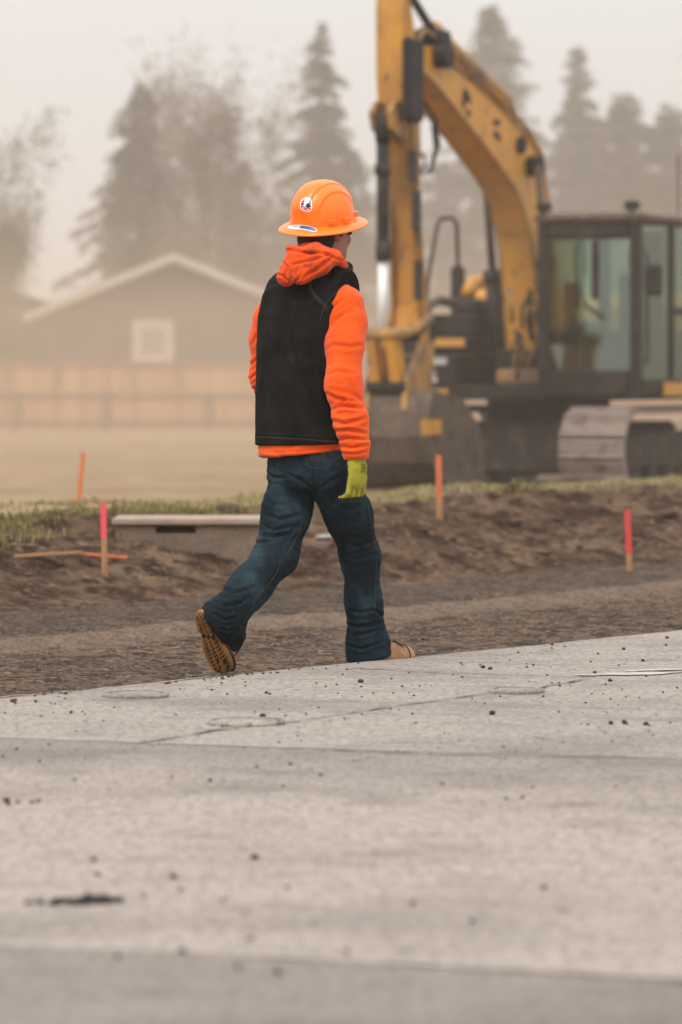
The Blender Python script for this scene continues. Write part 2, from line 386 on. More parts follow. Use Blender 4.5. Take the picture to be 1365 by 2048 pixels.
# crumbs of asphalt and dirt lying on the pavement
rng = random.Random(4)
m_crumb = node_mat('dark asphalt crumb', (0.045, 0.04, 0.037), .92, layers=[(50, (0.11, .09, .075), .5, .7)], bump=[(90, .004, 3)])
m_clod = node_mat('brown dirt clod', (0.15, 0.10, 0.072), .96, layers=[(30, (0.07, .048, .035), .48, .66)], bump=[(70, .005, 3)])
def rock_mesh(seed, mat, name):
    r_ = random.Random(seed); bm = bmesh.new(); bmesh.ops.create_icosphere(bm, subdivisions=2, radius=1)
    ax = (1, r_.uniform(.7, 1), r_.uniform(.55, .85)); dirs = [Vector((r_.gauss(0, 1), r_.gauss(0, 1), r_.gauss(0, 1))).normalized() for _ in range(9)]
    cut = [r_.uniform(.62, .9) for _ in dirs]
    for v in bm.verts:
        c_ = v.co.copy()
        for d, k in zip(dirs, cut):
            e = c_.dot(d) - k
            if e > 0: c_ -= d * e
        c_ *= 1 + r_.uniform(-.06, .06)
        v.co = Vector((c_.x * ax[0], c_.y * ax[1], c_.z * ax[2] + .45))
    me = bpy.data.meshes.new(name); bm.to_mesh(me); bm.free(); me.materials.append(mat); return me
crumbs = [rock_mesh(i, m_crumb, 'asphalt_crumb') for i in range(6)]; clods = [rock_mesh(30 + i, m_clod, 'dirt_clod') for i in range(6)]
def crumb(px, py, wpx, label=None, mesh=None, name='asphalt_crumb', cat='crumb', group='crumbs scattered over the pavement'):
    x, y = gp(px, py); s_, a_ = sa(x, y)
    r_ = wpx / 2 / (FP / y)
    z = float(pave_z(x, y)[0]) if s_ < .065 else float(ground_z(x, y)[0])
    o = bpy.data.objects.new(name, mesh or rng.choice(crumbs)); S.collection.objects.link(o)
    o.location = (x, y, z - r_ * .05); o.scale = (r_, r_, r_); o.rotation_euler = (rng.uniform(-.2, .2), rng.uniform(-.2, .2), rng.uniform(0, 6.28))
    tag(o, label or 'small dark crumb scattered over the grey pavement', cat, group)
    return o
big = [(985, 1430, 17, 'large dark crumb alone on the pale pavement right of the middle crack'),
       (525, 1434, 15, 'dark crumb sitting just behind the largest round cover'),
       (722, 1366, 13, 'dark crumb on the pavement below the front boot'),
       (967, 1335, 12, 'left dark crumb of a touching pair near the far pavement edge'),
       (981, 1338, 10, 'right dark crumb of a touching pair near the far pavement edge'),
       (1221, 1364, 11, 'dark crumb just below the pale patch at the right'),
       (1292, 1450, 12, 'dark crumb at the right end of the row near the long joint'),
       (1222, 1449, 15, 'flat dark crumb starting the row at the right'),
       (1248, 1448, 17, 'long dark crumb in the middle of the row at the right'),
       (1248, 1299, 9, 'dark crumb near the far edge at the upper right'),
       (189, 1721, 11, 'upper left dark crumb above the black asphalt spill'),
       (196, 1751, 12, 'dark crumb between the spill and the crumb above it'),
       (349, 1757, 13, 'dark crumb right of and above the black asphalt spill'),
       (510, 1719, 15, 'lone dark crumb in the empty middle of the pavement'),
       (236, 1918, 12, 'blurred crumb below the nearest joint at the left'),
       (476, 1937, 14, 'blurred crumb below the nearest joint, left of a pair'),
       (557, 1948, 15, 'blurred crumb below the nearest joint, right of a pair'),
       (421, 1561, 10, 'dark crumb right of the crumb row on dark pavement'),
       (34, 1500, 9, 'dark crumb just below the left end of the pale joint'),
       (12, 1604, 13, 'dark crumb at the left end of the row near the picture edge'),
       (77, 1604, 9, None), (64, 1606, 8, None), (37, 1607, 9, None), (17, 1611, 10, None), (80, 1524, 8, None), (6, 1515, 8, None),
       (886, 1568, 10, None), (1066, 1577, 9, None), (1045, 1597, 11, None), (1013, 1600, 7, None), (1232, 1574, 8, None),
       (641, 1550, 9, None), (581, 1528, 10, None), (514, 1535, 9, None), (566, 1572, 7, None), (344, 1555, 8, None),
       (143, 1426, 9, None), (165, 1424, 6, None), (170, 1428, 5, None), (110, 1409, 7, None), (72, 1405, 8, None), (455, 1390, 7, None),
       (533, 1388, 8, None), (540, 1390, 7, None), (491, 1364, 6, None), (425, 1381, 7, None), (652, 1375, 6, None), (633, 1367, 5, None),
       (804, 1374, 6, None), (787, 1388, 6, None), (676, 1389, 5, None), (1067, 1330, 7, None), (1054, 1334, 6, None), (1020, 1320, 5, None),
       (1130, 1293, 6, None), (1105, 1289, 7, None), (1334, 1277, 9, None), (1332, 1292, 7, None), (1286, 1323, 9, None), (1182, 1324, 6, None),
       (1190, 1345, 8, None), (925, 1356, 7, None), (840, 1374, 6, None), (1120, 1374, 6, None), (1300, 1452, 6, None), (1176, 1450, 7, None),
       (1120, 1822, 8, None), (1088, 1776, 12, None), (826, 1810, 12, None), (575, 1776, 9, None), (447, 1804, 10, None), (363, 1782, 9, None),
       (503, 1880, 14, None), (693, 1905, 12, None), (364, 1906, 14, None), (945, 1846, 12, None), (288, 1796, 10, None), (150, 1560, 8, None)]
for x_, y_, w_, lb in big: crumb(x_, y_, w_ * (1.0 if y_ < 1600 else 1.3), lb)
k = 0
while k < 225:
    x_ = rng.uniform(0, 1365); y_ = rng.triangular(1285, 1660, 1360)
    X_, Y_ = gp(x_, y_); s_, a_ = sa(X_, Y_)
    if s_ > .02: continue
    crumb(x_, y_, rng.uniform(2.6, 6.4) * (1 if y_ < 1500 else .9)); k += 1
# clods lying along the broken pavement edge
for k in range(46):
    a_ = rng.triangular(-.2, 2.2, .9) if k < 36 else rng.uniform(-.3, 4.2)
    s_ = rng.uniform(-.04, .10); X_, Y_ = xy(s_, a_); px_ = CX + FP * X_ / Y_; py_ = HZ + FP * EYE / Y_
    crumb(px_, py_, rng.uniform(4, 10) if k < 36 else rng.uniform(3, 6), 'small brown dirt clod lying along the broken pavement edge', rng.choice(clods), 'dirt_clod', 'clod', 'clods along the pavement edge')
crumb(495, 1346 + 2, 10, 'pointed brown clod on the pavement edge right of the raised boot', clods[1], 'dirt_clod', 'clod', 'clods along the pavement edge')
crumb(28, 1405, 17, 'largest brown clod, at the left end of the pavement edge', clods[2], 'dirt_clod', 'clod', 'clods along the pavement edge')
# black spill
x, y = gp(168, 1806); b = MB(); r2 = random.Random(8)
for k in range(95):
    u_ = r2.choice((r2.gauss(.35, .25), r2.gauss(-.2, .45))); u_ = max(-1.1, min(1, u_)); dx = u_ * .105; dy = r2.gauss(0, .020) * (1 - abs(u_) * .5) + .012 * math.sin(u_ * 3)
    me = crumbs[k % 6]; sc = r2.choice((r2.uniform(.003, .007), r2.uniform(.006, .014))) * (1.15 - abs(u_) * .6); an = r2.uniform(0, 6.3); ca, sn = math.cos(an), math.sin(an)
    b.add([(dx + sc * (q.co.x * ca - q.co.y * sn), dy + sc * (q.co.x * sn + q.co.y * ca), sc * q.co.z - .001) for q in me.vertices], [tuple(p.vertices) for p in me.polygons])
o = b.build('asphalt_spill', node_mat('fresh black asphalt', (0.02, .02, .02), .8)); o.location = (x, y, float(pave_z(x, y)[0]))
tag(o, 'long low pile of black loose asphalt on the pavement at lower left', 'asphalt pile')

# rocks and clods on the dirt bank
def on_bank(px, py):
    """first ground point met along the sight line"""
    Ys = np.linspace(15, 60, 1500); X = (px - CX) / FP * Ys; Zr = EYE + (HZ - py) / FP * Ys
    g = ground_z(X, Ys); hit = np.argmax(g >= Zr)
    return X[hit], Ys[hit], g[hit]
for px_, py_, w_, lb in [(1032, 1048, 34, 'biggest dark clod, standing on the bank left of the red stake'), (1335, 1030, 46, 'wide dark clod on the bank at the right picture edge'),
        (1110, 1038, 24, 'dark clod on the bank between the biggest clod and the red stake'), (905, 1078, 26, 'dark clod low on the bank right of the orange stake'),
        (1160, 1092, 26, 'dark clod low on the bank just left of the red stake'), (1085, 1105, 30, 'dark clod at the foot of the bank below the biggest clod'),
        (960, 1095, 24, None), (850, 1060, 20, None), (1200, 1060, 22, None), (780, 1080, 22, None), (1310, 1085, 22, None), (1000, 1085, 18, None), (1060, 1075, 18, None),
        (1140, 1060, 16, None), (300, 1150, 18, None), (120, 1130, 16, None), (60, 1150, 20, None), (350, 1120, 16, None), (455, 1018, 50, 'low dark dirt mound just behind the concrete inlet'), (395, 1130, 16, None)]:
    X_, Y_, Z_ = on_bank(px_, py_ + 3)
    o = bpy.data.objects.new('dirt_clod', rng.choice(clods)); S.collection.objects.link(o); r_ = w_ / 2 / (FP / Y_)
    o.location = (X_, Y_, Z_ - r_ * .15); o.scale = (r_, r_ * .9, r_ * .75); o.rotation_euler = (0, 0, rng.uniform(0, 6))
    tag(o, lb or 'small brown clod on the face of the dirt bank', 'clod', 'clods on the dirt bank')
X_, Y_, Z_ = on_bank(652, 1078)
o = mesh_obj('concrete_chunk', [], [], m_pale)
bpy.data.objects.remove(o)
o = bpy.data.objects.new('concrete_chunk', rock_mesh(77, m_pale, 'concrete_chunk')); S.collection.objects.link(o)
o.location = (X_, Y_, Z_ - .01); o.scale = (.065, .05, .03); tag(o, 'pale broken concrete chunk on the bank seen between the worker\'s legs', 'concrete chunk')

# curb inlet box
m_conc = node_mat('site concrete', (0.17, 0.122, 0.085), .92, layers=[(5, (0.21, .155, .112), .42, .62), (30, (0.10, .07, .05), .55, .7)], bump=[(50, .006, 4)])
Y_ = 20.6; x0 = P(232, 1040, Y_)[0]; x1 = P(560, 1040, Y_)[0]; zt = P(0, 1037, Y_)[2]; zb = P(0, 1115, Y_)[2]
root = empty('concrete_inlet', ((x0 + x1) / 2, Y_, zb)); hw = (x1 - x0) / 2; H_ = zt - zb
tag(root, 'low concrete drain inlet box with a narrow slot, half buried in the bank', 'drain inlet')
b = MB(); h0, h1 = H_ * .62, H_ * .80; sl0, sl1 = -hw + .215, -hw + .43
b.box(-hw, sl0, 0, .5, -.1, H_ - .035); b.box(sl1, hw, 0, .5, -.1, H_ - .035); b.box(sl0, sl1, 0, .5, -.1, h0); b.box(sl0, sl1, 0, .5, h1, H_ - .035); b.box(sl0, sl1, .12, .4, h0, h1)
b.build('box_wall', m_conc, root); b = MB(); b.box(-hw - .02, hw + .02, -.025, .55, H_ - .034, H_, .006); b.build('top_slab', node_mat('dusty slab', (0.33, 0.26, 0.195), .9, layers=[(6, (0.27, .20, .15), .45, .65)]), root)

# grass
def grass(name, regions, mat, label, seed=0):
    r_ = np.random.default_rng(seed); vs = []; fs = []; nv = 0
    for (s0, s1, a0, a1, n, h0, h1) in regions:
        s_ = r_.uniform(s0, s1, n * 3); a_ = r_.uniform(a0, a1, n * 3); x, y = xy(s_, a_)
        keep = vnoise(np.stack([x, y, 0 * x], 1), 1.3, 55 + seed, 3) > r_.uniform(-.5, .45, n * 3); x, y = x[keep][:n], y[keep][:n]; n = len(x); z = ground_z(x, y)
        h = r_.uniform(h0, h1, n); an = r_.uniform(0, 6.28, n); w = r_.uniform(.004, .009, n); lx, ly = r_.normal(0, .35, n) * h, r_.normal(0, .35, n) * h
        c_, s2 = np.cos(an) * w, np.sin(an) * w
        b0 = np.stack([x - c_, y - s2, z - .01], 1); b1 = np.stack([x + c_, y + s2, z - .01], 1)
        m0 = np.stack([x - c_ * .7 + lx * .4, y - s2 * .7 + ly * .4, z + h * .6], 1); m1 = np.stack([x + c_ * .7 + lx * .4, y + s2 * .7 + ly * .4, z + h * .6], 1)
        tp = np.stack([x + lx, y + ly, z + h], 1)
        vs.append(np.stack([b0, b1, m1, m0, tp], 1).reshape(-1, 3)); k = nv + np.arange(n)[:, None] * 5
        fs += (k + np.array([0, 1, 2, 3])).tolist() + (k + np.array([3, 2, 4])).tolist(); nv += 5 * n
    o = mesh_obj(name, np.vstack(vs), fs, mat); tag(o, label, 'grass', kind='stuff'); return o
m_gr = node_mat('spring grass', (0.17, 0.155, 0.05), .8, layers=[(3, (0.30, .24, .10), .45, .65)])
m_dry = node_mat('dusty sparse grass', (0.27, 0.25, 0.09), .85, layers=[(2, (0.36, .29, .15), .42, .62)])
grass('grass', [(5.5, 6.9, 3.5, 9.0, 5000, .02, .05), (4.9, 6.0, 4.4, 6.2, 1700, .025, .06)], m_gr, 'green grass tufts along the top of the bank at the left')
grass('grass', [(5.9, 7.4, 8.0, 20, 15000, .015, .045)], m_dry, 'thin yellow green grass along the bank top before the excavator', 3)

# survey stakes
m_wood = node_mat('stake raw pine', (0.42, 0.22, 0.105), .8, layers=[(40, (0.30, .15, .07), .45, .65, (1, 1, .1))])
m_pink = node_mat('stake fluorescent pink', (0.80, 0.10, 0.13), .7)
m_or = node_mat('stake faded orange', (0.60, 0.17, 0.07), .75, layers=[(20, (0.40, .12, .05), .5, .7)])
def stake(px, ytop, ybase, Yd, wpx, paint, mp_, label, tiltpx=0.0):
    base = P(px, ybase, Yd); gz = float(ground_z(base[0], Yd)[0]); top = P(px + tiltpx, ytop, Yd)
    root = empty('survey_stake', (base[0], Yd, gz)); tag(root, label, 'survey stake', 'survey stakes')
    H_ = top[2] - gz; lean = (top[0] - base[0]) / max(.05, top[2] - base[2]); w = wpx / 2 / (FP / Yd); hp = H_ * (1 - paint)
    def seg(z0, z1, name, mat, g=0.0, pt=False):
        b = MB(); x0, x1 = z0 * lean, z1 * lean; ww = w + g; d = .007 + g
        v = [(x0 - ww, -d, z0), (x0 + ww, -d, z0), (x0 + ww, d, z0), (x0 - ww, d, z0), (x1 - ww, -d, z1), (x1 + ww, -d, z1), (x1 + ww, d, z1), (x1 - ww, d, z1)]
        b.add(v, [(3, 2, 1, 0), (4, 5, 6, 7), (0, 1, 5, 4), (1, 2, 6, 5), (2, 3, 7, 6), (3, 0, 4, 7)]); return b.build(name, mat, root)
    seg(-.12, hp, 'lath', m_wood); seg(hp, H_, 'painted_top', mp_, .0005)
stake(210, 1005, 1170, 19.6, 11, .5, m_pink, 'upright wooden stake with fluorescent pink top, left foreground', -4)
stake(157, 905, 1034, 25.5, 9, .97, m_or, 'leaning orange stake behind the grass at the left', 12)
stake(880, 910, 1042, 23.6, 12, .7, m_or, 'pale orange stake standing before the excavator bucket', -3)
stake(1260, 1020, 1116, 22.3, 11, .72, node_mat('stake red', (.62, .07, .06), .75), 'short red topped stake on the bank below the excavator track', -4)
def lath(p0, p1, Yd0, Yd1, mat, label):
    a_, b_ = P(*p0, Yd0) + np.array([0, -.15, .02]), P(*p1, Yd1) + np.array([0, -.15, .02]); c_ = (a_ + b_) / 2; root = MB()
    d = (b_ - a_); L = np.linalg.norm(d); d /= L; sd = np.array([-d[1], d[0], 0]); sd /= np.linalg.norm(sd); up = np.cross(d, sd)
    v = []
    for e in (-L / 2, L / 2):
        for q, w in ((-1, -1), (1, -1), (1, 1), (-1, 1)): v.append(d * e + sd * q * .02 + up * w * .006)
    root.add(v, [(3, 2, 1, 0), (4, 5, 6, 7), (0, 1, 5, 4), (1, 2, 6, 5), (2, 3, 7, 6), (3, 0, 4, 7)])
    o = root.build('survey_stake', mat); o.location = c_; tag(o, label, 'survey stake', 'survey stakes')
X1, Y1, _ = on_bank(100, 1113); X2, Y2, _ = on_bank(214, 1117)
lath((34, 1117), (168, 1109), Y1, Y1, m_wood, 'bare wooden stake lying flat across the dirt at far left')
lath((168, 1112), (258, 1120), Y2, Y2, m_or, 'orange painted stake lying flat behind the pink topped stake')
# ------------------------------------------------------------------ fence and houses
m_fence = node_mat('cedar fence boards', (0.40, 0.225, 0.125), .85, layers=[(1.2, (0.50, .30, .17), .40, .60, (1, 1, .05)), (4, (0.22, .13, .075), .52, .66, (1, 1, .04))])
m_fpost = node_mat('weathered post', (0.22, 0.15, 0.105), .9)
YF = 86.0; sF = FP / YF; zF = float(ground_z(0, YF)[0]); root = empty('wooden_fence', (-4.0, YF, zF))
tag(root, 'long cedar board fence with mid rail and posts behind the dusty field', 'fence')
H_ = P(0, 723, YF)[2] - zF; mid_z = P(0, 790, YF)[2] - zF; rg = random.Random(3)
b = MB(); x = -9.0; i = 0
while x < 14.0:
    w = .14; b.box(x, x + w - .008, rg.uniform(0, .008), .025, .02, H_ + rg.uniform(-.015, .01)); x += w
b.build('boards', m_fence, root, loc=None)
b = MB(); b.box(-9, 14, -.05, -.004, mid_z - .045, mid_z + .045); b.box(-9, 14, -.05, -.004, .12, .20); b.box(-9, 14, -.04, -.004, H_ - .10, H_ - .03); b.build('rail', m_fpost, root)
for pxp in (32, 210, 418, 612, 806, 1000, 1190, 1380):
    X_ = P(pxp, 800, YF)[0] + 4.0; b = MB(); b.box(X_ - .07, X_ + .07, -.14, -.052, -.05, mid_z + .1); b.build('post', m_fpost, root)

m_wall = node_mat('grey lap siding', (0.050, 0.043, 0.038), .85, layers=[(1, (0.065, .056, .05), .45, .6)])
m_white = node_mat('white trim', (0.46, 0.41, 0.355), .7); m_pane = node_mat('window blind glass', (0.25, .23, .20), .15, spec=.6)
m_roof = node_mat('asphalt shingles', (0.10, 0.09, 0.085), .9, layers=[(20, (.15, .135, .12), .45, .6)])
YH = 100.0; zg = -.35
def house(pxL, pxR, pxM, ridge_py, eave_py, wallL, wallR, depth, Y0, label, wall_mat, win=None, fas=.22):
    q = lambda px, py: P(px, py, Y0)
    zr = q(0, ridge_py)[2]; ze = q(0, eave_py)[2]; xm = q(pxM, 0)[0]; xl = q(pxL, 0)[0]; xr = q(pxR, 0)[0]; wl = q(wallL, 0)[0]; wr = q(wallR, 0)[0]
    root = empty('house', (xm, Y0, zg)); tag(root, label, 'house'); L = (xm, Y0, zg)
    sl = (zr - ze) / (xm - xl); zw = lambda x: zr - .10 - sl * abs(x - xm)
    b = MB(); prof = [(wl, zg), (wr, zg), (wr, zw(wr)), (xm, zw(xm)), (wl, zw(wl))]
    b.prism(prof[::-1], Y0, Y0 + depth); 
    # lap siding courses
    z = zg + .2
    while z < zr - .5:
        xa = max(wl, xm - (zr - .15 - z) / sl); xb = min(wr, xm + (zr - .15 - z) / sl)
        b.add([(xa, Y0 - .02, z), (xb, Y0 - .02, z), (xb, Y0 - .002, z + .17), (xa, Y0 - .002, z + .17)], [(0, 1, 2, 3)]); z += .18
    b.build('wall', wall_mat, root, loc=L)
    b = MB()
    for sgn, xe in ((-1, xl), (1, xr)):
        e = [(xm, zr), (xe, zr - sl * abs(xe - xm)), (xe, zr - sl * abs(xe - xm) - .09), (xm, zr - .09)]
        b.prism(e if sgn < 0 else e[::-1], Y0 - .40, Y0 + depth + .4)
    b.build('roof', m_roof, root, loc=L)
    for sgn, xe in ((-1, xl), (1, xr)):
        b = MB(); e = [(xm, zr + .02), (xe, zr + .02 - sl * abs(xe - xm)), (xe, zr + .02 - fas - sl * abs(xe - xm)), (xm, zr + .02 - fas)]
        b.prism(e if sgn < 0 else e[::-1], Y0 - .46, Y0 - .405); b.build('fascia', m_white if win else wall_mat, root, loc=L)
    if win:
        x0, z1 = q(win[0], win[1])[0], q(0, win[1])[2]; x1, z0 = q(win[2], 0)[0], q(0, win[3])[2]; t_ = .24
        b = MB(); b.box(x0, x1, Y0 - .09, Y0 - .025, z1 - t_, z1); b.box(x0, x1, Y0 - .09, Y0 - .025, z0, z0 + t_); b.box(x0, x0 + t_, Y0 - .09, Y0 - .025, z0 + t_, z1 - t_); b.box(x1 - t_, x1, Y0 - .09, Y0 - .025, z0 + t_, z1 - t_)
        fr = b.build('window', m_white, root, loc=L)
        b = MB(); b.box(x0 + t_, x1 - t_, Y0 - .05, Y0 - .026, z0 + t_, z1 - t_); b.build('pane', m_pane, fr, loc=L)
    return root
house(45, 655, 350, 508, 632, 66, 634, 9, YH, 'grey gabled house with pale fascia and one white framed window', m_wall, (266, 640, 348, 726))
house(-420, 62, -180, 520, 594, -400, 40, 9, 104.0, 'dark brown house at the far left edge, mostly out of view', node_mat('brown siding', (.11, .08, .06), .9))

# ------------------------------------------------------------------ trees
def leafmesh(name, C, size, mat, parent, loc, seed=0, aspect=.55):
    r_ = np.random.default_rng(seed); C = np.asarray(C, float); n = len(C)
    a_ = r_.normal(size=(n, 3)); a_ /= np.linalg.norm(a_, axis=1)[:, None]; b_ = r_.normal(size=(n, 3)); b_ -= a_ * (a_ * b_).sum(1)[:, None]; b_ /= np.linalg.norm(b_, axis=1)[:, None]
    s_ = (np.asarray(size) * r_.uniform(.6, 1.4, n))[:, None]
    V = np.stack([C - a_ * s_, C + b_ * s_ * aspect, C + a_ * s_, C - b_ * s_ * aspect], 1).reshape(-1, 3)
    f = np.arange(4 * n).reshape(n, 4)
    return mesh_obj(name, V - np.asarray(loc), f, mat, parent)
m_bark = node_mat('fir bark', (0.10, .075, .055), .95); m_birchbark = node_mat('birch bark', (0.55, 0.50, 0.45), .8, layers=[(6, (.15, .12, .10), .6, .68, (1, 1, .3))])
def leaf_mat(name, c1, c2):
    return node_mat(name, c1, .75, layers=[(.8, c2, .40, .60), (3, tuple(x * .6 for x in c1), .5, .7)])
m_fir = leaf_mat('fir needles', (0.095, 0.070, 0.042), (0.13, .095, .055)); m_fir2 = leaf_mat('pine needles', (0.10, 0.075, 0.046), (0.135, .10, .06))
m_bl = leaf_mat('birch catkins and young leaves', (0.155, 0.105, 0.063), (0.20, .14, .085)); m_ol = leaf_mat('olive spring leaves', (0.11, 0.105, 0.05), (0.15, .14, .07))

def conifer(px, py_top, Y0, half_px, py_w, label, seed, mat, droop=.35, n_whorl=None, power=.85, lean=0.0, dens=1.0, bare=0.0):
    r_ = np.random.default_rng(seed); s_ = FP / Y0; X0 = (px - CX) / s_; zt = EYE + (HZ - py_top) / s_; zb = -.4
    Rm = half_px / s_; zw = EYE + (HZ - py_w) / s_; Hc = zt - zw           # radius Rm at height zw
    root = empty('conifer_tree', (X0, Y0, zb)); tag(root, label, 'tree', 'conifers beyond the houses'); L = (X0, Y0, zb)
    b = MB(); cx = lambda z: X0 + lean * (z - zb)
    b.tube([(cx(zb), Y0, zb), (cx((zb + zt) / 2), Y0, (zb + zt) / 2), (cx(zt), Y0, zt - .1)], [.32, .18, .03], 8)
    C = []; z = zt - .15; bare = bare or .18
    while z > .8:
        rad = Rm * min(1.25, ((zt - z) / Hc)) ** power * r_.uniform(.72, 1.12) + .12
        nb = int(6 + 5 * min(1, (zt - z) / Hc)); ph = r_.uniform(0, 6.28)
        for k in range(nb):
            if r_.uniform() < bare: continue
            an = ph + 6.283 * k / nb + r_.uniform(-.3, .3); rr = rad * r_.uniform(.45, 1.25); up = .25 if (zt - z) < Hc * .3 else 0
            p0 = np.array([cx(z), Y0, z + r_.uniform(-.22, .22)]); tip = p0 + np.array([math.cos(an) * rr, math.sin(an) * rr, rr * (up - droop) + .12 * rr])
            mid = (p0 + tip) / 2 + np.array([0, 0, .10 * rr]); b.tube([p0, mid, tip], [.035, .02, .006], 4, cap=False)
            n = int((10 + 38 * rr) * dens); t_ = r_.uniform(.12, 1.03, n) ** .8; base = (1 - t_)[:, None] ** 2 * p0 + 2 * ((1 - t_) * t_)[:, None] * mid + (t_ ** 2)[:, None] * tip
            wd = .05 + .17 * rr * (1 - t_ * .75); side = np.array([-math.sin(an), math.cos(an), 0])
            base = base + side * (r_.normal(0, 1, n) * wd)[:, None]; base[:, 2] -= np.abs(r_.normal(0, .10, n)) * (.4 + t_) * min(1.2, rr)
            C.append(base)
        z -= r_.uniform(.12, .36) * (.7 + .5 * min(1, (zt - z) / Hc))
    b.build('trunk', m_bark, root, loc=L); leafmesh('crown', np.vstack(C), .095, mat, root, L, seed, .5)

def broad(name, px, py_top, Y0, half_px, py_mid, label, seed, mat, bark, leaf=.06, n_leaf=5200, depth=4, spread=.55, group='leafless and budding trees', trunk_w=.11, clump=.16, upright=.5):
    r_ = np.random.default_rng(seed); s_ = FP / Y0; X0 = (px - CX) / s_; zt = EYE + (HZ - py_top) / s_; zb = -.4; Rm = half_px / s_
    root = empty(name, (X0, Y0, zb)); tag(root, label, 'tree', group); L = (X0, Y0, zb); b = MB(); tips = []
    H_ = zt - zb
    def grow(p, d, ln, rad, lev):
        n = 4; pts = [p]; rs = [rad]; q = p.copy(); dd = d.copy()
        for i in range(n):
            dd = dd + r_.normal(0, .13, 3) + np.array([0, 0, .05 * upright]); dd /= np.linalg.norm(dd); q = q + dd * ln / n; pts.append(q.copy()); rs.append(rad * (1 - .5 * (i + 1) / n))
        b.tube(pts, rs, 6 if lev < 2 else 4, cap=False)
        if lev >= depth - 2: tips.extend(pts[1:])
        if lev >= depth: return
        nb = 5 if lev == 0 else r_.integers(3, 5)
        for k in range(nb):
            i = r_.integers(1, n + 1); an = r_.uniform(0, 6.28); t2 = dd * (1 - spread * .6) + spread * np.array([math.cos(an), math.sin(an), r_.uniform(-.1, .5 + upright)]); t2 /= np.linalg.norm(t2)
            grow(pts[i], t2, ln * r_.uniform(.55, .8), rs[i] * .6, lev + 1)
        if lev == 0: grow(pts[-1], dd, ln * .8, rs[-1] * .9, lev + 1)
    grow(np.array([X0, Y0, zb]), np.array([0, 0, 1.0]), H_ * .42, trunk_w, 0)
    v = np.array(b.v); c0 = np.array([X0, Y0]); zz = v[:, 2]; sc = (zt - zb) / (zz.max() - zb); rmax = np.percentile(np.abs(v[:, 0] - X0), 97)
    def fit(a): a = a.copy(); a[:, 2] = zb + (a[:, 2] - zb) * sc; k = Rm / rmax; a[:, 0] = X0 + (a[:, 0] - X0) * k; a[:, 1] = Y0 + (a[:, 1] - Y0) * k; return a
    b.v = [tuple(q) for q in fit(v)]; T_ = fit(np.array(tips))
    b.build('trunk', bark, root, loc=L)
    if n_leaf:
        n_leaf *= 2; c_ = T_[r_.integers(0, len(T_), n_leaf)] + r_.normal(0, clump, (n_leaf, 3)); leafmesh('crown', c_, leaf, mat, root, L, seed)

conifer(285, 168, 116, 168, 545, 'tall dark fir with drooping branches behind the left side of the house', 11, m_fir, .42, power=.8)
conifer(643, 52, 128, 112, 430, 'tall pointed conifer directly behind the hard hat', 12, m_fir, .30, power=.85, dens=1.2)
conifer(983, 18, 150, 92, 240, 'tall pale conifer with a broken round top behind the boom', 13, m_fir2, .15, power=.45)
conifer(1155, 98, 146, 74, 320, 'narrow conifer with a thin bare leader, right of the boom', 14, m_fir2, .25, power=.8, dens=1.3)
conifer(1245, 196, 140, 78, 420, 'short wide conifer above the cab roof', 15, m_fir2, .25, power=.45, dens=1.5)
conifer(700, 300, 140, 130, 560, 'low conifer in the haze between the fir behind the hat and the stick', 16, m_fir2, .25, power=.6)
conifer(1060, 260, 150, 110, 520, 'hazy conifer seen under the bend of the boom', 17, m_fir2, .25, power=.6)
conifer(880, 330, 152, 120, 560, 'faint low conifer between the stick and the boom', 18, m_fir2, .2, power=.5)
conifer(1205, 300, 148, 120, 560, 'low hazy conifer filling the gap behind the cab roof', 28, m_fir2, .25, power=.5, dens=1.2)
conifer(1335, 215, 138, 100, 470, 'hazy conifer at the right picture edge behind the bare tree', 19, m_fir2, .25, power=.5, dens=1.4)
conifer(480, 330, 132, 150, 560, 'low hazy conifer behind the birch trunks and the house ridge', 20, m_fir2, .25, power=.6)
broad('birch_tree', 372, 74, 112, 105, 300, 'tall budding birch left of the pale birch trunk', 21, m_bl, m_birchbark, n_leaf=5200, clump=.24, depth=4)
broad('birch_tree', 440, 62, 108, 128, 300, 'tall birch with a pale trunk standing before the house', 22, m_bl, m_birchbark, n_leaf=3600, clump=.26, depth=4, trunk_w=.17)
broad('birch_tree', 545, 90, 110, 85, 300, 'slender budding birch left of the conifer behind the hat', 23, m_bl, m_birchbark, n_leaf=2600, clump=.22, depth=4)
broad('leafy_tree', -20, 215, 108, 100, 500, 'olive spring tree cut off by the left picture edge', 24, m_ol, m_bark, n_leaf=4200, clump=.22, depth=4, upright=.8)
broad('shrub', 15, 575, 96, 60, 600, 'dark shrub beside the left eave of the grey house', 25, m_ol, m_bark, n_leaf=3500, clump=.2, depth=3, group='shrubs')
broad('bare_tree', 1385, 30, 118, 185, 300, 'bare tree with fine upswept twigs at the right picture edge', 26, m_bl, m_bark, n_leaf=900, clump=.12, depth=5, upright=1.2, trunk_w=.16)
broad('bare_tree', 1275, 210, 120, 60, 300, 'small bare tree rising behind the cab roof', 27, m_bl, m_bark, n_leaf=1500, clump=.2, depth=4, upright=1.1)
# far line of trees closing the horizon
rr_ = np.random.default_rng(5); C = []; n = 80000
x = rr_.uniform(-50, 50, n); h = 3.2 + 1.6 * vnoise(np.stack([x, 0 * x, 0 * x], 1), .22, 3, 4); z = -.6 + (h + .6) * rr_.uniform(0, 1, n) ** .8; y = 172 + rr_.uniform(-4, 4, n)
o = leafmesh('far_woods', np.stack([x, y, z], 1), .24, m_fir2, None, (0, 0, 0), 6)
tag(o, 'faint mass of far woods closing the horizon behind everything', 'woods', kind='stuff')

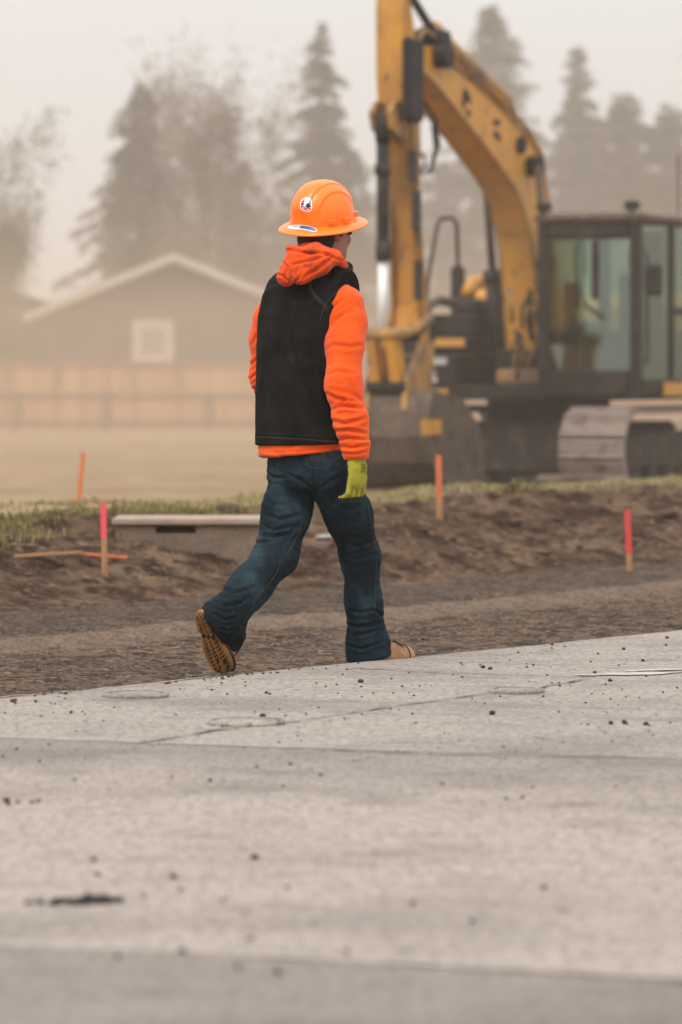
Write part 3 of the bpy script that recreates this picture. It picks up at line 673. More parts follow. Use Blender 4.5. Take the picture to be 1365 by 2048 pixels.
# dust haze
m_haze = bpy.data.materials.new('dust haze'); m_haze.use_nodes = True; t = m_haze.node_tree; t.nodes.clear()
oo = t.nodes.new('ShaderNodeOutputMaterial'); pv = t.nodes.new('ShaderNodeVolumePrincipled')
pv.inputs['Color'].default_value = (0.95, 0.87, 0.79, 1); pv.inputs['Density'].default_value = 0.0007; pv.inputs['Anisotropy'].default_value = .2
t.links.new(pv.outputs[0], oo.inputs['Volume'])
b = MB(); b.box(-340, 340, -335, 345, -1.5, 13.5); o = b.build('haze', m_haze); tag(o, 'tan construction dust haze filling the air', 'haze', kind='stuff')
m_dust = m_haze.copy(); m_dust.name = 'drifting dust'; pv = [n for n in m_dust.node_tree.nodes if n.type == 'PRINCIPLED_VOLUME'][0]; pv.inputs['Density'].default_value = 0.0039; pv.inputs['Color'].default_value = (0.945, 0.84, 0.73, 1)
b = MB(); b.box(-120, 120, 29, 200, -1.2, 13.0); o = b.build('dust_cloud', m_dust); tag(o, 'thick tan dust drifting over the field, the houses and the trees', 'dust cloud', kind='stuff')
m_dust2 = m_dust.copy(); m_dust2.name = 'low dust'; pv = [n for n in m_dust2.node_tree.nodes if n.type == 'PRINCIPLED_VOLUME'][0]; pv.inputs['Density'].default_value = 0.0080; pv.inputs['Color'].default_value = (0.84, 0.645, 0.47, 1)
b = MB(); b.box(-90, 90, 32.5, 112, -1.0, 2.9); o = b.build('dust_cloud', m_dust2); tag(o, 'low brown dust hanging over the field in front of the fence and house', 'dust cloud', kind='stuff')
# ------------------------------------------------------------------ excavator (local x forward, y to its left, z up)
TH = R(25); OX, OY, OZ = 2.08, 38.5, 0.0
OZ = float(ground_z(OX, OY)[0]) + .02
exc = empty('excavator', (OX, OY, OZ), R(-115)); tag(exc, 'yellow tracked excavator with black cab and its bucket on the ground', 'excavator')
sT, cT = math.sin(TH), math.cos(TH)
def L2(px, py, l):
    """point of the machine's own plane y=l that the photo shows at px,py"""
    k = (px - CX) / FP; f = (OX + cT * l - k * (OY - sT * l)) / (sT - k * cT)
    Y = OY - cT * f - sT * l; return (f, EYE + (HZ - py) / FP * Y - OZ)
def L3(px, py, l): f, z = L2(px, py, l); return (f, l, z)
m_yel = node_mat('machine yellow', (0.62, 0.285, 0.034), .5, layers=[(2.2, (0.40, .20, .06), .48, .70), (7, (0.16, .10, .06), .58, .72)], bump=[(3, .004, 2)], spec=.4)
m_yel2 = node_mat('worn yellow', (0.46, 0.24, 0.06), .7, layers=[(3, (0.20, .13, .085), .42, .60), (14, (.10, .07, .05), .58, .7)])
m_blk = node_mat('machine black', (0.014, 0.013, 0.012), .6, layers=[(4, (0.04, .033, .027), .48, .70)], spec=.2)
m_dst = node_mat('dusty steel', (0.115, 0.084, 0.062), .85, layers=[(4, (0.07, .052, .04), .45, .62), (18, (.22, .17, .13), .55, .7)])
m_trk = node_mat('track shoes', (0.35, 0.28, 0.24), .8, layers=[(6, (0.16, .12, .10), .52, .68)])
m_drk = node_mat('undercarriage grime', (0.035, 0.029, 0.025), .85, layers=[(5, (0.10, .075, .06), .5, .66)])
m_chr = node_mat('chrome rod', (0.80, .79, .78), .45, metallic=.2)
m_hose = node_mat('rubber hose', (0.02, .02, .02), .6)
m_glass = bpy.data.materials.new('tinted glass'); m_glass.use_nodes = True; t = m_glass.node_tree; t.nodes.clear()
oo = t.nodes.new('ShaderNodeOutputMaterial'); mx = t.nodes.new('ShaderNodeMixShader'); tr = t.nodes.new('ShaderNodeBsdfTransparent'); gl = t.nodes.new('ShaderNodeBsdfGlossy')
tr.inputs[0].default_value = (.72, .82, .77, 1); gl.inputs['Roughness'].default_value = .05; gl.inputs[0].default_value = (.8, .9, .85, 1); mx.inputs[0].default_value = .14
t.links.new(tr.outputs[0], mx.inputs[1]); t.links.new(gl.outputs[0], mx.inputs[2]); t.links.new(mx.outputs[0], oo.inputs[0])

# boom
W = .165
front = [(836, 122), (854, 150), (885, 187), (946, 262), (985, 312), (1008, 343), (1032, 380), (1048, 425), (1060, 475), (1068, 550), (1074, 640), (1078, 722)]
rear = [(1128, 722), (1118, 600), (1106, 500), (1098, 430), (1094, 380), (1082, 322), (1062, 283), (1038, 256), (1007, 222), (955, 172), (905, 132), (881, 112), (858, 92), (840, 92)]
prof = [L2(x, y, W) for x, y in front + rear]
b = MB(); b.prism(prof, -W, W)
boom = b.build('boom', m_yel, exc)
fr_ = [L2(x, y, W) for x, y in front]
b = MB()      # welded edge flanges
for sgn in (-1, 1):
    pts = [(x, sgn * (W + .006), z) for x, z in [L2(*q, W) for q in front[1:]]]; b.tube(pts, .013, 6)
    pts = [(x, sgn * (W + .006), z) for x, z in [L2(*q, W) for q in rear[1:-1]]]; b.tube(pts, .013, 6)
b.build('weld_flange', m_yel2, boom)
# worn dark marks on the side
b = MB()
def mark(pts):
    q = [L3(x, y, W + .004) for x, y in pts]; b.add(q, [tuple(range(len(q)))[::-1], ])
mark([(928, 180), (935, 178), (941, 192), (944, 204), (939, 209), (936, 203), (933, 200), (930, 216), (926, 222), (924, 205)])
mark([(933, 222), (937, 218), (943, 226), (940, 234), (934, 233)])
mark([(987, 241), (996, 238), (1003, 243), (998, 251), (994, 253), (990, 250), (985, 245)])
mark([(990, 263), (996, 264), (1003, 275), (1000, 285), (995, 279), (986, 269)])
b.build('lettering', m_blk, boom)
b = MB(); q = L2(842, 115, 0); b.tube([(q[0], -.30, q[1]), (q[0], .30, q[1])], .11, 14); b.build('pin', m_blk, exc); b = MB()
q = L2(1068, 332, .22); b.tube([(q[0], -.26, q[1]), (q[0], .30, q[1])], .10, 14); b.build('pin', m_blk, exc); b = MB(); q = L2(1046, 290, .2); b.tube([(q[0], -.2, q[1]), (q[0], .21, q[1])], .085, 14); b.build('pin', m_blk, exc, smooth=False)
# stick cylinder along the boom top
p0 = np.array([*L3(1010, 205, 0)]); p1 = np.array([*L3(868, 66, 0)]); p2 = np.array([*L3(812, -25, 0)])
b = MB(); b.tube([p0, p1], .085, 12); b.tube([p1 * .985 + p0 * .015, p1 + (p1 - p0) * .03], .105, 12); cy = b.build('stick_cylinder', m_yel2, exc, smooth=True); b = MB(); b.tube([p1, p2], .042, 10); b.build('rod', m_blk, cy, smooth=True)
b = MB(); b.box(*sorted((L2(880, 60, 0)[0], L2(850, 90, 0)[0])), -.13, .13, L2(880, 95, 0)[1], L2(880, 62, 0)[1], .03); b.build('cylinder_bracket', m_blk, exc)
# hard lines and hoses along the boom
for k, (dl, dz) in enumerate(((-.09, .05), (-.03, .07), (.04, .05), (.10, .06))):
    pts = [np.array(L3(x, y, dl)) + np.array([0, 0, dz + .03 * math.sin(i * 2.1 + k)]) for i, (x, y) in enumerate([(1098, 540), (1096, 430), (1086, 330), (1064, 285), (1036, 248), (1000, 214), (960, 176), (915, 136), (880, 98), (850, 72), (838, 92)])]
    b = MB(); b.tube(pts, .014 + .004 * (k % 2), 6); b.build('hydraulic_line', m_yel2 if k % 2 else m_hose, exc, smooth=True)
for pts in ([(866, 250), (872, 300), (862, 340), (842, 348), (832, 335)], [(834, 300), (848, 312), (852, 330), (838, 340)], [(785, 262), (800, 290), (815, 298), (836, 300)], [(842, 60), (860, 45), (884, 66), (905, 110)], [(1012, 200), (1030, 225), (1028, 250), (1040, 262)], [(1038, 262), (1060, 268), (1066, 300)], [(850, 205), (872, 240), (878, 290), (860, 345)]):
    b = MB(); b.tube([L3(x, y, .02) for x, y in pts], .018, 6); b.build('hose', m_hose, exc, smooth=True)
for x_, y_ in ((962, 163), (984, 180), (1012, 200), (940, 150)):
    f_, z_ = L2(x_, y_, 0); b = MB(); b.box(f_ - .04, f_ + .04, -.06, .06, z_ - .05, z_ + .04, .01); b.build('line_clamp', m_blk, exc)
# stick
l1 = .135
st = [(757, -70), (752, 20), (753, 150), (757, 235), (771, 330), (786, 420), (795, 520), (800, 600), (806, 655)]       # front edge at y=-l1
sb = [(838, 668), (846, 610), (846, 500), (840, 400), (842, 300), (840, 215), (838, 130), (828, 50), (812, -70)]        # rear edge at y=+l1
prof = [L2(x, y, -l1) for x, y in st] + [L2(x, y, l1) for x, y in sb]
b = MB(); b.prism(prof, -l1, l1); stick = b.build('stick', node_mat('muddy machine yellow', (0.56, 0.26, 0.035), .6, layers=[(1.6, (0.30, .155, .06), .42, .60, (1, 1, .4)), (5, (0.09, .06, .042), .54, .68, (1, 1, .3)), (14, (.06, .045, .035), .60, .72)]), exc)
b = MB()
for y_ in (150, 330): 
    q = L2(800, y_, 0)
b = MB(); q = L2(822, 170, l1); b.box(q[0] - .10, q[0] + .25, l1 + .01, l1 + .10, L2(822, 245, l1)[1], L2(822, 78, l1)[1], .03); b.build('pivot_plate', m_blk, exc)
for x_, y0_, y1_ in ((834, 380, 460), (838, 520, 600), (826, 300, 360)):
    b = MB(); q0, q1 = L2(x_, y0_, l1 + .03), L2(x_, y1_, l1 + .03); b.box(min(q0[0], q1[0]) - .07, max(q0[0], q1[0]) + .07, l1 + .005, l1 + .05, q1[1], q0[1], .01); b.build('wear_plate', m_drk, stick)
# bucket cylinder on the front of the stick
f0, z0 = L2(766, 236, 0); f1, z1 = L2(767, 522, 0); f2, z2 = L2(766, 668, 0)
b = MB(); b.tube([(f0, 0, z0), (f1, 0, z1)], .060, 14); b.tube([(f1, 0, z1 + .18), (f1, 0, z1)], .072, 14); b.tube([(f0, 0, z0 + .02), (f0, 0, z0 - .22)], .07, 14); b.tube([(f0, 0, z0 - .42), (f0, 0, z0 - .52)], .075, 14)
bc = b.build('bucket_cylinder', m_blk, exc, smooth=True)
b = MB(); b.tube([(f1, 0, z1), (f2, 0, z2)], .046, 12); b.build('rod', m_chr, bc, smooth=True)
b = MB()
for sg in (-1, 1): b.prism([(f0 - .42, z0 + .14), (f0 - .05, z0 + .16), (f0 + .07, z0 + .05), (f0 + .02, z0 - .10), (f0 - .40, z0 - .28)][::-1], sg * .09 - .02, sg * .09 + .02)
b.build('cylinder_bracket', m_yel2, exc)
# linkage
sf, sz = L2(822, 640, 0)
b = MB()
for sg in (-1, 1): b.tube([(f2, sg * .17, z2), ((f2 + sf) / 2, sg * .17, z2 + .03), (sf, sg * .17, sz + .02)], [.060, .038, .060], 10)
b.tube([(f2, -.20, z2), (f2, .20, z2)], .06, 12); b.build('idler_link', m_yel2, exc, smooth=True)
bf, bz = L2(778, 775, 0)
b = MB(); 
for sg in (-1, 1): b.prism([(f2 - .09, z2 - .06), (f2 + .08, z2 - .06), (bf + .09, bz + .05), (bf - .09, bz + .05)][::-1], sg * .10 - .045, sg * .10 + .045)
b.build('bucket_link', m_yel, exc); b = MB(); b.tube([(bf, -.20, bz), (bf, .20, bz)], .085, 12); b.build('pin', m_blk, exc); b = MB(); b.tube([(sf - .02, -.22, sz - .12), (sf - .02, .22, sz - .12)], .08, 12); b.build('pin', m_blk, exc)
# bucket
pf, pz = sf - .02, sz - .12
buck = [(bf + .02, bz - .02), (bf + .10, bz - .22), (bf + .12, bz - .45), (bf + .02, bz - .68), (bf - .22, .13), (bf - .50, .05), (bf - .86, .05), (bf - 1.22, .12)]
thick = .03; Wb = .42
inner = [(x - .04 * (1 if i < 4 else 0), z + .035 * (1 if i >= 3 else 0)) for i, (x, z) in enumerate(buck)]
bs = MB(); bs.prism(buck + inner[::-1], -Wb, Wb); bucket = bs.build('bucket', m_dst, exc)
b = MB(); side = buck + [(pf - .55, .62), (pf - .15, bz - .10)]
for sg in (-1, 1): b.prism(side, sg * Wb - .015 + sg * .014, sg * Wb + .015 + sg * .014)
b.build('side_plate', m_dst, bucket)
b = MB()
for sg in (-1, 1): b.prism([(bf + .06, bz + .07), (bf + .09, bz - .20), (pf + .05, bz - .20), (pf - .05, pz + .02), (pf + .05, pz + .08)], sg * .19 - .025, sg * .19 + .025)
b.build('bucket_ear', m_yel2, bucket)
b = MB(); q0 = L2(842, 872, Wb + .03); q1 = L2(880, 838, Wb + .03); b.box(min(q0[0], q1[0]), max(q0[0], q1[0]), Wb + .032, Wb + .05, q0[1], q1[1], .008); b.build('wear_pad', m_yel, bucket)
for k in range(5):
    y_ = -Wb + .05 + k * (2 * Wb - .10) / 4; b = MB(); b.prism([(bf - 1.16, .06), (bf - 1.16, .17), (bf - 1.44, .13), (bf - 1.44, .11)], y_ - .04, y_ + .04); b.build('tooth', m_dst, bucket)

# upper structure
b = MB(); b.box(-2.4, 1.55, -1.22, 1.32, .86, 1.00, .02); b.box(-.35, .75, -.30, .42, 1.0, 1.35, .03); b.build('upper_frame', m_blk, exc)
q = L2(1105, 785, .6)
b = MB(); b.box(-2.6, -1.5, -1.25, 1.32, .95, 1.95, .12); b.build('counterweight', m_yel, exc)
b = MB(); b.box(-1.5, -.15, -1.22, -.30, 1.0, 1.72, .04); b.box(-1.4, -.30, -1.15, -.35, 1.72, 1.98, .08); b.build('engine_hood', m_yel, exc)
b = MB(); b.box(-1.55, .05, .52, 1.30, 1.0, 1.55, .04); b.build('side_panel', m_blk, exc)
b = MB(); b.box(-2.4, 1.0, 1.585, 1.62, .90, 1.03); b.box(1.46, 1.58, -.98, -.42, .86, .96, .01); b.build('yellow_trim', m_yel, exc)
# tool boxes / steps on the right front
b = MB(); b.box(.35, 1.50, -1.14, -.36, 1.0, 1.30, .03); b.box(.05, 1.25, -1.14, -.36, 1.31, 1.48, .03); b.build('tool_box', m_blk, exc)
b = MB(); b.box(-.15, 1.0, -1.12, -.38, 1.49, 1.70, .03); b.build('fuel_box', m_blk, exc)
b = MB(); b.box(1.252, 1.28, -.72, -.37, 1.38, 1.46); b.build('step_plate', m_yel, exc)
b = MB(); b.box(1.502, 1.51, -.74, -.46, 1.20, 1.27); b.build('data_label', node_mat('grey label', (.4, .38, .36), .5), exc)
b = MB(); b.box(1.502, 1.508, -.66, -.56, 1.03, 1.08); b.box(1.502, 1.508, -.635, -.585, 1.081, 1.14); b.build('lift_mark', m_white, exc)
b = MB(); b.box(.1, .9, -.62, -.40, 1.705, 1.85, .03); b.build('battery_box', m_blk, exc)
b = MB(); c_ = [(.9, -1.10, 1.15), (.65, -1.10, 1.75), (.15, -1.08, 2.62), (.0, -1.06, 2.68), (-.02, -.80, 2.68), (-.02, -.74, 2.55), (0, -.74, 1.75)]
b.tube([L3(850, 640, -.95), L3(856, 560, -.95), L3(875, 452, -.95), L3(883, 437, -.95), L3(905, 436, -.92), L3(914, 446, -.92), L3(916, 520, -.92), L3(919, 640, -.92)], .022, 8); b.build('handrail', m_blk, exc, smooth=True)
b = MB(); q = L3(917, 530, -.92); q2 = L3(918, 640, -.92); b.box(q[0] - .06, q[0] + .06, -.99, -.86, q2[2], q[2], .03); b.build('mirror', m_blk, exc)
b = MB(); b.tube([L3(836, 690, -.8), L3(858, 610, -.8), L3(880, 600, -.8), L3(930, 612, -.8)], .05, 8); b.build('guard_pipe', m_dst, exc, smooth=True)
b = MB(); b.tube([L3(868, 720, -.8), L3(878, 695, -.8), L3(905, 672, -.8)], .045, 8); b.tube([L3(936, 590, -.7), L3(948, 565, -.7), L3(985, 562, -.7), L3(1012, 570, -.7)], .075, 8); b.build('yellow_guard', m_yel, exc, smooth=True)
# boom cylinders
for l_, pr0, pr1, pb1 in ((-.30, (971, 372), (984, 520), (1003, 770)), (.34, (1076, 335), (1092, 512), (1094, 765))):
    a0, a1, a2 = [np.array(L3(*q, l_)) for q in (pr0, pr1, pb1)]
    if l_ < 0: a0 = np.array([L2(1068, 332, .22)[0], l_, L2(1068, 332, .22)[1]]); a1 = a0 + (a2 - a0) * .47
    b = MB(); b.tube([a1, a2], .085, 14); b.tube([a1 - (a1 - a2) * .02, a1 + (a2 - a1) * .09], .105, 14); c_ = b.build('boom_cylinder', m_blk, exc, smooth=True)
    b = MB(); b.tube([a0, a1], .038, 10); b.build('rod', m_drk if l_ < 0 else m_dst, c_, smooth=True)
r3 = random.Random(2)
for k in range(18):
    x_ = r3.uniform(1022, 1092); y_ = r3.uniform(640, 770); b = MB(); b.tube([L3(x_, y_, .2), L3(x_ + r3.uniform(-14, 14), y_ - 40, .25), L3(x_ + r3.uniform(-20, 20), y_ - r3.uniform(60, 90), .1)], .02, 6); b.build('hose', [m_hose, m_yel2, m_dst][k % 3], exc, smooth=True)
b = MB(); b.box(.95, 1.15, -.10, .40, 1.0, 1.16, .03); b.build('swing_motor_cover', m_yel2, exc)

# cab
x0c, x1c, y0c, y1c = -.05, 1.55, .58, 1.52; zb_, zt_ = .92, L2(1110, 432, .6)[1]
def bar(b, p, q, r_): 
    p, q = np.array(p, float), np.array(q, float); lo, hi = np.minimum(p, q) - r_, np.maximum(p, q) + r_; b.box(lo[0], hi[0], lo[1], hi[1], lo[2], hi[2], .012)
b = MB(); pw = .05
for x_ in (x0c, x1c):
    for y_ in (y0c, y1c): bar(b, (x_, y_, zb_), (x_, y_, zt_ - .08), pw)
bar(b, (.62, y1c, zb_ + .06), (.62, y1c, zt_ - .14), .04)                       # door post
bar(b, (x0c, y1c, 1.72), (.56, y1c, 1.72), .035)
b.box(x1c - .02, x1c + .055, y0c + .052, y1c - .052, zb_ - .02, zb_ + .22, .02); b.box(x0c + .052, x1c - .052, y1c - .03, y1c + .052, zb_ - .02, zb_ + .14, .02)
b.box(x0c - .05, x0c + .02, y0c + .052, y1c - .052, zb_, 1.55, .02); b.box(x0c + .052, x1c - .052, y0c - .05, y0c + .03, zb_, 1.40, .02); b.box(x0c + .06, x1c - .06, y0c + .05, y1c - .05, zb_ - .04, zb_ + .02)
b.box(x1c - .02, x1c + .05, y0c + .052, y1c - .052, zt_ - .24, zt_ - .085, .02)
b.box(x1c + .01, x1c + .045, y0c + .50, y0c + .56, zb_ + .9, zt_ - .25)
b.box(-.02, .02, 1.0, 1.22, 1.551, zt_ - .10)
cab = b.build('cab', m_blk, exc)
b = MB(); b.box(x0c - .10, x1c + .09, y0c - .08, y1c + .08, zt_ - .078, zt_ + .01, .03); b.build('roof', m_dst, cab)
b = MB(); b.box(x1c + .012, x1c + .02, y0c + .055, y1c - .055, zb_ + .225, zt_ - .245); b.build('windshield', m_glass, cab)
b = MB(); b.box(.665, x1c - .055, y1c + .008, y1c + .014, zb_ + .145, zt_ - .10); b.box(x0c + .055, .575, y1c + .008, y1c + .014, 1.76, zt_ - .10); b.box(x0c + .055, .575, y1c + .008, y1c + .014, zb_ + .145, 1.68); b.build('door_window', m_glass, cab)
b = MB(); b.box(x0c - .01, x0c - .003, y0c + .055, y1c - .055, 1.56, zt_ - .10); b.box(x0c + .055, x1c - .055, y0c - .01, y0c - .003, 1.41, zt_ - .10); b.build('rear_window', m_glass, cab)
b = MB(); b.box(.25, .72, .82, 1.28, 1.28, 1.42, .05); b.box(.15, .28, .84, 1.26, 1.42, 2.12, .05); b.box(.14, .24, .92, 1.18, 2.14, 2.36, .04); b.build('seat', m_blk, cab)
b = MB(); b.box(.5, .9, .64, .78, 1.0, 1.62, .04); b.box(.5, .9, 1.32, 1.44, 1.0, 1.60, .04); b.box(1.20, 1.38, .70, 1.45, .96, 1.30, .05); b.box(1.15, 1.30, .66, .80, 1.3, 2.0, .03); b.box(.9, 1.25, .80, 1.42, .96, 1.42, .05); b.build('console', m_blk, cab)
b = MB(); b.tube([(x1c + .05, y0c + .62, zb_ + .72), (x1c + .05, y0c + .44, zb_ + .84), (x1c + .05, y0c + .36, zb_ + 1.05), (x1c + .05, y0c + .33, zb_ + 1.30), (x1c + .05, y0c + .42, zb_ + 1.6)], .012, 6); b.build('wiper', m_hose, cab, smooth=True)
for (lx, ly) in ((x1c + .06, y1c - .02), (x1c + .06, y0c + .02)):
    b = MB(); b.box(lx - .05, lx + .05, ly - .07, ly + .07, zt_ + .03, zt_ + .12, .02); b.tube([(lx, ly, zt_ - .01), (lx, ly, zt_ + .04)], .015, 6); b.build('work_light', m_blk, cab)
b = MB(); b.tube([(x1c + .02, y1c + .10, 1.2), (x1c + .05, y1c + .13, 1.3), (x1c + .05, y1c + .13, 2.2), (x1c + .02, y1c + .08, 2.3)], .018, 8); b.build('grab_rail', m_blk, cab, smooth=True)
b = MB(); b.box(x1c + .02, x1c + .08, y1c + .10, y1c + .28, 1.85, 2.15, .03); b.build('mirror', m_blk, cab)
b = MB(); b.tube([(-.5, 1.2, 1.5), (-.5, 1.2, 3.3)], .008, 5); b.build('antenna', m_blk, exc)

# undercarriage
b = MB(); b.box(-1.3, 1.25, -.9, .9, .14, .64, .05); b.tube([(0, 0, .6), (0, 0, .88)], .62, 24); b.build('carbody', m_drk, exc)
for sg in (-1, 1):
    yc = 1.18 * sg; wv = .33; rr = .36; fa, fb = 1.48, -1.62; zc = .385
    tr_ = MB(); per = 2 * (fa - fb) + 2 * math.pi * rr; N = 44
    for i in range(N):
        s_ = per * i / N
        if s_ < fa - fb: c_ = (fb + s_, zc + rr); an = 90
        elif s_ < fa - fb + math.pi * rr: an = 90 - (s_ - (fa - fb)) / rr * 57.2958; c_ = (fa + rr * math.cos(R(an)), zc + rr * math.sin(R(an)))
        elif s_ < 2 * (fa - fb) + math.pi * rr: c_ = (fa - (s_ - (fa - fb) - math.pi * rr), zc - rr); an = -90
        else: an = -90 - (s_ - 2 * (fa - fb) - math.pi * rr) / rr * 57.2958; c_ = (fb + rr * math.cos(R(an)), zc + rr * math.sin(R(an)))
        nx, nz = math.cos(R(an)), math.sin(R(an)); tx, tz = -nz, nx; hl = per / N * .47
        for (h0, h1, e0, e1) in ((-.02, .012, -hl, hl), (.012, .052, -hl * .85, -hl * .62), (.012, .036, -.08 * hl, .14 * hl), (.012, .036, hl * .62, hl * .85)):
            pr_ = [(c_[0] + nx * h + tx * e, c_[1] + nz * h + tz * e) for h, e in ((h0, e0), (h0, e1), (h1, e1), (h1, e0))]
            tr_.prism(pr_, yc - wv, yc + wv)
    tk = tr_.build('track', m_trk, exc)
    b = MB(); b.box(fb, fa, yc - .16, yc + .16, zc - .20, zc + .16, .04); b.build('track_frame', m_drk, tk)
    for fx, r_ in ((fa, .30), (fb, .30)):
        b = MB(); b.tube([(fx, yc - .13, zc), (fx, yc + .13, zc)], r_, 20); b.tube([(fx, yc - .2, zc), (fx, yc + .2, zc)], .10, 12); b.build('idler_wheel', m_drk, tk)
    for k in range(6):
        fx = fb + .42 + k * (fa - fb - .84) / 5; b = MB(); b.tube([(fx, yc - .17, zc - .25), (fx, yc + .17, zc - .25)], .085, 12); b.build('track_roller', m_drk, tk)
# ------------------------------------------------------------------ the worker
PSI = R(43); Fw = np.array([math.sin(PSI), math.cos(PSI), 0.0]); Rt = np.array([math.cos(PSI), -math.sin(PSI), 0.0]); UP = np.array([0, 0, 1.0])
PY = 14.30
person_base = P(610, 1340, PY); person_base[2] = float(ground_z(person_base[0], PY)[0])
person = empty('person', person_base); tag(person, 'worker in orange hard hat, black vest and orange hoodie walking away beside the pavement', 'person')
PL = tuple(person_base)

def seg_d(p, a, b):
    """distance, parameter and offset to a segment"""
    a = np.asarray(a, np.float32); b = np.asarray(b, np.float32); ab = b - a; L = float(ab @ ab) + 1e-12
    t = np.clip((p - a) @ ab / L, 0, 1); q = p - a - t[:, None] * ab
    return t, q
def limb(p, pts, rad, k=.02, flat=None):
    """chain of tapered segments; flat = (axis, ratio): thinner along axis"""
    d = None
    for i in range(len(pts) - 1):
        t, q = seg_d(p, pts[i], pts[i + 1])
        if flat is not None:
            ax = np.asarray(flat[0], np.float32); c = q @ ax; q = q + np.outer(c * (1 / flat[1] - 1), ax)
        dd = np.sqrt((q * q).sum(1)) - (rad[i] + (rad[i + 1] - rad[i]) * t)
        d = dd if d is None else smin(d, dd, k)
    return d
def smin(a, b, k):
    h = np.clip(.5 + .5 * (b - a) / k, 0, 1); return b + (a - b) * h - k * h * (1 - h)
def smax(a, b, k): return -smin(-a, -b, k)
def ell(p, c, ax, r_):
    """ellipsoid with axes ax (3x3 rows)"""
    q = (p - np.asarray(c, np.float32)) @ np.asarray(ax, np.float32).T; q = q / np.asarray(r_, np.float32)
    return (np.sqrt((q * q).sum(1)) - 1) * min(r_)
def plane(p, c, n_): return (p - np.asarray(c, np.float32)) @ np.asarray(n_, np.float32)
def loft(p, secs, ex=2.4):
    """vertical trunk: secs rows = (z, cx, cy, a along Rt, b along Fw), heading interpolated with the row"""
    s_ = np.array(secs); o = np.argsort(s_[:, 0]); s_ = s_[o]; z = p[:, 2]
    cx, cy, a, b_, hd = [np.interp(z, s_[:, 0], s_[:, i]) for i in range(1, 6)]
    u = (p[:, 0] - cx) * np.cos(hd) - (p[:, 1] - cy) * np.sin(hd); v = (p[:, 0] - cx) * np.sin(hd) + (p[:, 1] - cy) * np.cos(hd)
    k_ = (np.abs(u / a) ** ex + np.abs(v / b_) ** ex) ** (1 / ex); d = (k_ - 1) * np.minimum(a, b_)
    return smax(d, np.maximum(z - s_[-1, 0], s_[0, 0] - z), .02)

def from_sdf(name, fn, lo, hi, h, mat, parent, disp=None, smooth_it=2, slots=None):
    lo = np.asarray(lo, float); hi = np.asarray(hi, float); nn = np.ceil((hi - lo) / h).astype(int) + 1
    xs = [lo[i] + h * np.arange(nn[i]) for i in range(3)]
    vol = np.empty(tuple(nn), np.float32); YY, ZZ = np.meshgrid(xs[1], xs[2], indexing='ij'); pl = np.stack([0 * YY.ravel(), YY.ravel(), ZZ.ravel()], 1).astype(np.float32)
    CH = 12
    for i in range(0, nn[0], CH):
        xx = xs[0][i:i + CH]; pp = np.concatenate([pl + np.array([x_, 0, 0], np.float32) for x_ in xx])
        vol[i:i + CH] = fn(pp).reshape(len(xx), nn[1], nn[2])
    bgv = float(h * 4); g = openvdb.FloatGrid(bgv); g.copyFromArray(np.clip(vol, -bgv, bgv)); 
    pts, quads = g.convertToQuads(0.0); pts = np.asarray(pts, float) * h + lo; quads = np.asarray(quads)
    # light smoothing
    n = len(pts); e = np.vstack([quads[:, [0, 1]], quads[:, [1, 2]], quads[:, [2, 3]], quads[:, [3, 0]]]); e = np.vstack([e, e[:, ::-1]])
    cnt = np.bincount(e[:, 0], minlength=n)[:, None]
    def nb(a): return np.stack([np.bincount(e[:, 0], a[e[:, 1], j], n) for j in range(3)], 1) / np.maximum(cnt, 1)
    for _ in range(smooth_it): pts = pts + .5 * (nb(pts) - pts)
    a_ = pts[quads[:, 2]] - pts[quads[:, 0]]; b_ = pts[quads[:, 3]] - pts[quads[:, 1]]; fnm = np.cross(a_, b_)
    # orient outwards using the field gradient
    vn = np.zeros_like(pts)
    for j in range(4): 
        for q in range(3): vn[:, q] += np.bincount(quads[:, j], fnm[:, q], n)
    vn /= np.linalg.norm(vn, axis=1)[:, None] + 1e-12
    smp = np.random.default_rng(0).integers(0, n, 400); f1 = fn((pts[smp] + vn[smp] * h * 2).astype(np.float32)); f0 = fn((pts[smp] - vn[smp] * h * 2).astype(np.float32))
    if (f1 - f0).mean() < 0: vn = -vn; quads = quads[:, ::-1]
    if disp is not None:
        dd = disp(pts, vn); pts = pts + vn * dd[:, None]
        for _ in range(1): pts = pts + .3 * (nb(pts) - pts)
    o = mesh_obj(name, pts, quads, mat, parent, smooth=True, loc=PL)
    if slots is not None:
        fc = pts[quads].mean(1); fn_ = vn[quads].mean(1); o.data.polygons.foreach_set('material_index', slots(fc, fn_).astype(int))
    return o, pts, quads

def folds(pts, vn, F_, yref=PY):
    """each fold: (list of (px,py), width_px, depth_mm[, side]); acts on the side facing the camera"""
    px = CX + FP * pts[:, 0] / pts[:, 1]; py = HZ - FP * (pts[:, 2] - EYE) / pts[:, 1]; q = np.stack([px, py], 1); tot = np.zeros(len(pts)); wgt = sstep(.25, -.15, vn[:, 1])
    for F in F_:
        line, w, amp = F[:3]; best = np.full(len(pts), 1e9); L = np.array(line, float); tt = np.zeros(len(pts))
        for i in range(len(L) - 1):
            ab = L[i + 1] - L[i]; t_ = np.clip(((q - L[i]) @ ab) / (ab @ ab), 0, 1); d = np.linalg.norm(q - L[i] - t_[:, None] * ab, axis=1)
            sel = d < best; best = np.where(sel, d, best); tt = np.where(sel, (i + t_) / (len(L) - 1), tt)
        tot += -amp * .0019 * (np.exp(-(best / (w * .62)) ** 1.4) - .55 * np.exp(-((best - 1.7 * w) / (w * .9)) ** 2)) * (.35 + .65 * np.sin(np.clip(tt, 0, 1) * math.pi)) * wgt
    return tot

PX = 1.0 / (FP / PY)        # metres per photo pixel at the worker
